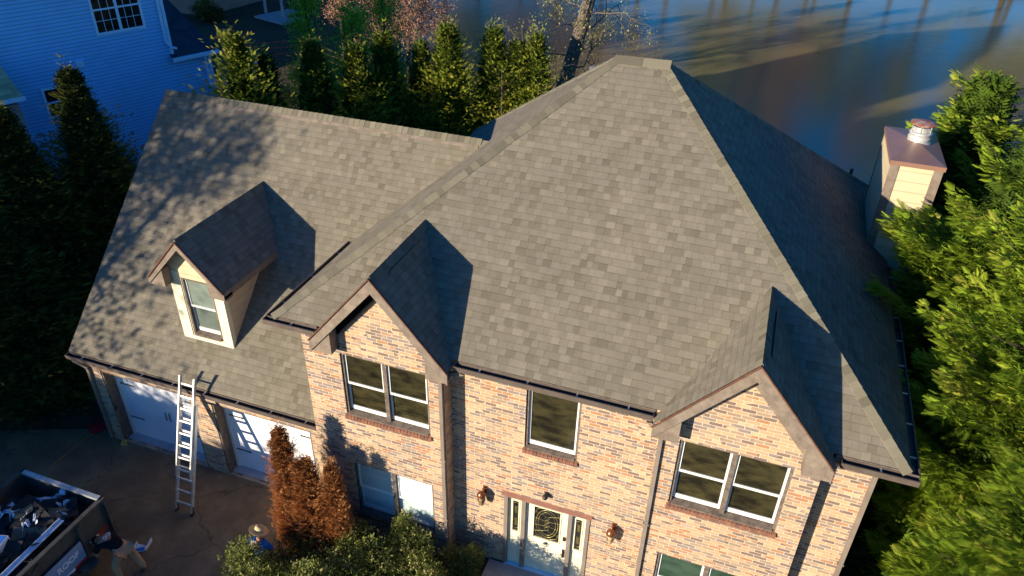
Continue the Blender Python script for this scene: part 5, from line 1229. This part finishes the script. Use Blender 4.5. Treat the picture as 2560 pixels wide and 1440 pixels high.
def person(root, J, shirt, pants, shoes, face):
    P = {}; E = []
    P['pel'] = (J['pel'], (.135, .105)); P['wai'] = (J['wai'], (.125, .095)); P['che'] = (J['che'], (.155, .105)); P['nb'] = (J['nb'], .062); P['nt'] = (J['nt'], .052); P['hc'] = (J['hc'], (.078, .090)); P['ht'] = (J['ht'], (.070, .082))
    E += [('pel', 'wai'), ('wai', 'che'), ('che', 'nb'), ('nb', 'nt'), ('nt', 'hc'), ('hc', 'ht')]
    f = Vector(face).normalized(); hc = Vector(J['hc']); upd = (Vector(J['ht']) - hc).normalized()
    P['nose'] = (hc + f * .098 - upd * .01, .012); E.append(('hc', 'nose')); P['chin'] = (hc + f * .055 - upd * .075, .03); E.append(('hc', 'chin'))
    sd = f.cross(upd).normalized()
    for q in (-1, 1): P['ear%d' % q] = (hc + sd * q * .085, .014); E.append(('hc', 'ear%d' % q))
    for s in ('L', 'R'):
        P['sh' + s] = (J['sh' + s], .062); P['el' + s] = (J['el' + s], .043); P['wr' + s] = (J['wr' + s], .027); E += [('che', 'sh' + s), ('sh' + s, 'el' + s), ('el' + s, 'wr' + s)]
        P['hp' + s] = (J['hp' + s], .095); P['kn' + s] = (J['kn' + s], .062); P['an' + s] = (J['an' + s], .042); P['to' + s] = (J['to' + s], (.045, .03)); E += [('pel', 'hp' + s), ('hp' + s, 'kn' + s), ('kn' + s, 'an' + s), ('an' + s, 'to' + s)]
        dd = (Vector(J['wr' + s]) - Vector(J['el' + s])).normalized(); sv = dd.cross(Vector((.3, .2, 1))).normalized(); hand_pts(P, E, 'wr' + s, J['wr' + s], dd, sv, sv.cross(dd), 'h' + s)
    b = skin('body', P, E, 'skin', root)
    m2 = MB()
    for q in (-1, 1): m2.lathe(hc + sd * q * .032 + f * .082 + upd * .018, [(.0, -.012), (.010, -.006), (.012, 0), (.008, .008), (0, .01)], 8, f)
    m2.build('eyes', 'black_print', b); 
    m2 = MB(); c = hc + f * .088 - upd * .042; m2.tube([c - sd * .024, c + f * .004, c + sd * .024], .005, 5); m2.build('mouth', 'red_paint', b)
    keep = ('pel', 'wai', 'che', 'shL', 'shR', 'elL', 'elR'); S = {k: P[k] for k in keep}; S['nb'] = (P['nb'][0], .07)
    for s in 'LR': S['el' + s] = (Vector(J['sh' + s]).lerp(Vector(J['el' + s]), .85), .054); S['sh' + s] = (J['sh' + s], .078)
    S['pel'] = (J['pel'], (.155, .125)); S['wai'] = (J['wai'], (.15, .12)); S['che'] = (J['che'], (.178, .128))
    sh = skin('shirt', S, [('pel', 'wai'), ('wai', 'che'), ('che', 'nb'), ('che', 'shL'), ('che', 'shR'), ('shL', 'elL'), ('shR', 'elR')], shirt, root)
    T = {'pel': (Vector(J['pel']), (.158, .128))}; e2 = []
    for s in 'LR':
        T['hp' + s] = (J['hp' + s], .112); T['kn' + s] = (J['kn' + s], .085); T['an' + s] = (Vector(J['kn' + s]).lerp(Vector(J['an' + s]), .9), .066); e2 += [('pel', 'hp' + s), ('hp' + s, 'kn' + s), ('kn' + s, 'an' + s)]
    skin('trousers', T, e2, pants, root)
    for s in 'LR':
        an, to = Vector(J['an' + s]), Vector(J['to' + s]); bk = an - (to - an) * .25; bk.z = to.z
        skin('boot', {'a': (an + Vector((0, 0, .03)), .055), 'h': (Vector((an.x, an.y, to.z + .01)), (.05, .045)), 'm': (an.lerp(to, .6) * 1.0, (.05, .04)), 't': (to, (.046, .032))}, [('a', 'h'), ('h', 'm'), ('m', 't')], shoes, root, sub=1)
    m2 = MB(); prof = [(.0, .105), (.05, .098), (.083, .06), (.095, .015), (.094, -.02), (.085, -.05)]
    m2.lathe(hc - f * .014 + upd * .022, prof, 16, upd); hr = m2.build('hair', 'hair', root, smooth=True)
    return sh
pa = thing('person', 'man in black shirt and tan trousers bending over beside the dump trailer', 'person', (-2.95, -3.15, 0))
J = dict(pel=(-2.90, -3.13, .93), wai=(-3.06, -3.13, 1.03), che=(-3.30, -3.13, 1.03), nb=(-3.46, -3.13, .98), nt=(-3.53, -3.13, .93), hc=(-3.60, -3.13, .86), ht=(-3.70, -3.13, .80),
  shL=(-3.36, -3.31, .99), elL=(-3.44, -3.36, .74), wrL=(-3.55, -3.30, .52), shR=(-3.36, -2.95, .99), elR=(-3.42, -2.88, .74), wrR=(-3.54, -2.92, .52),
  hpL=(-2.92, -3.23, .86), knL=(-3.06, -3.32, .49), anL=(-2.98, -3.34, .10), toL=(-3.13, -3.36, .04), hpR=(-2.88, -3.03, .86), knR=(-2.90, -2.93, .48), anR=(-2.72, -2.92, .10), toR=(-2.86, -2.88, .04))
sh = person(pa, J, 'black_cloth', 'tan_cloth', 'boot_leather', (-.5, 0, -.86))
text_obj('CO', .13, 'white_print', sh, (-3.24, -3.13, 1.165), (0, -1, 0), (-1, 0, -.1), ext=.006)
pb = thing('person', 'man in a wide straw hat and blue shirt standing behind the holly bush', 'person', (-.03, -2.2, 0))
J = dict(pel=(-.03, -2.24, .88), wai=(-.03, -2.23, 1.02), che=(-.03, -2.22, 1.24), nb=(-.03, -2.20, 1.38), nt=(-.03, -2.19, 1.43), hc=(-.03, -2.16, 1.53), ht=(-.03, -2.13, 1.61),
  shL=(-.21, -2.22, 1.33), elL=(-.27, -2.16, 1.08), wrL=(-.24, -2.0, .92), shR=(.15, -2.22, 1.33), elR=(.22, -2.12, 1.09), wrR=(.16, -1.94, .98),
  hpL=(-.12, -2.24, .82), knL=(-.13, -2.20, .46), anL=(-.14, -2.25, .10), toL=(-.15, -2.10, .04), hpR=(.07, -2.24, .82), knR=(.09, -2.16, .46), anR=(.10, -2.25, .10), toR=(.12, -2.10, .04))
person(pb, J, 'blue_cloth', 'denim', 'boot_leather', (0, 1, -.3))
mb = MB(); mb.lathe((-.03, -2.16, 1.60), [(.205, .02), (.21, .028), (.16, .0), (.10, .0), (.098, .07), (.085, .12), (.05, .135), (.03, .12), (0, .115)], 26, (.18, .45, 1)); o = mb.build('straw_hat', 'straw', pb, smooth=True); o.modifiers.new('thickness', 'SOLIDIFY').thickness = .006
mb = MB(); mb.lathe((-.03, -2.16, 1.60), [(.104, .004), (.104, .03), (.100, .03), (.100, .004)], 20, (.18, .45, 1)); mb.build('hat_band', 'black_cloth', o)

# ------------------------------------------------------------------ trees outside the photo that throw its shadows, and the far shore
def sp(u, dd, z=0.0): return (u * .81 - dd * .586, -u * .586 - dd * .81, z)
S1 = conifer('conifer', 'unseen conifer added across the front street for shade', 'conifer', sp(-2.2, 22), 5.3, 1.5, 91, 'dark_conifer_leaf', n=2500, size=.42, power=.35, core=.8, group='added shade hedge across the street')  # unseen hedge added to cast low shade over driveway and garage doors
for i, u in enumerate((-1.0, .6, 2.2, 3.8, 5.4)):
    copy_tree(S1, sp(u, 22.5), 'unseen conifer added across the front street for shade', i, (1, 1, .80 + .05 * (i % 3)), 'added shade hedge across the street')
for i, (u, dd, sc) in enumerate(((-3.9, 20, 1.02), (-5.4, 20, 1.05), (-7.0, 20, 1.1), (-8.6, 19, 1.5), (-10.4, 19, 2.0), (-12.6, 19, 2.2), (-14.8, 19, 2.1), (-17, 20, 1.75), (-19.5, 20, 1.55), (-22, 20, 1.45))):
    copy_tree(S1, sp(u, dd), 'unseen conifer added in the side yard for shade', i, (1.15, 1.15, sc), 'added shade conifers in the side yard')  # added out of view, heights chosen to shade the garage side
for k in range(-6, 4): copy_tree(S1, (-46 + 2.4 * k * .81, 14 - 2.4 * k * .586, -.4), 'unseen conifer added beyond the blue house to shade the lawn', k, (1.3, 1.3, 2.2 + .1 * (k % 3)), 'added shade hedge beyond the blue house')  # unseen row added only to darken the back lawn
bare_tree('tree', 'tall yard tree with fine twigs left of the driveway', sp(-8.2, 16), 13.0, .26, 92, spread=.26, first=.22, leaf='budding_leaf', nleaf=9000, lsize=.16, nlimb=26, depth=4, lo=2)
bare_tree('tree', 'second yard tree with fine twigs left of the driveway', sp(-6.4, 19), 12.0, .22, 93, spread=.24, first=.30, leaf='budding_leaf', nleaf=5000, lsize=.16, nlimb=22, depth=4, lo=2)
f1 = bare_tree('tree', 'tall winter tree on the far lake shore', (0, 97, -2), 25, .30, 95, spread=.20, first=.18, bark='bark', leaf='budding_leaf', nleaf=7000, lsize=.42, nlimb=18, depth=3, lo=1, group='trees on the far shore')
f2 = bare_tree('tree', 'tall winter tree on the far lake shore', (10, 99, -2), 22, .26, 96, spread=.24, first=.18, bark='bark', leaf='red_leaf', nleaf=6000, lsize=.42, nlimb=18, depth=3, lo=1, group='trees on the far shore')
rr = random.Random(8)
for i in range(38):
    x = -75 + i * 4.6 + rr.uniform(-1.8, 1.8); copy_tree(rr.choice((f1, f2)), (x, 95 + .1 * (x - 31) + rr.uniform(1, 15), -1.8), 'tall winter tree on the far lake shore', rr.uniform(0, 6), (1, 1, rr.uniform(.6, 1.25)), 'trees on the far shore')
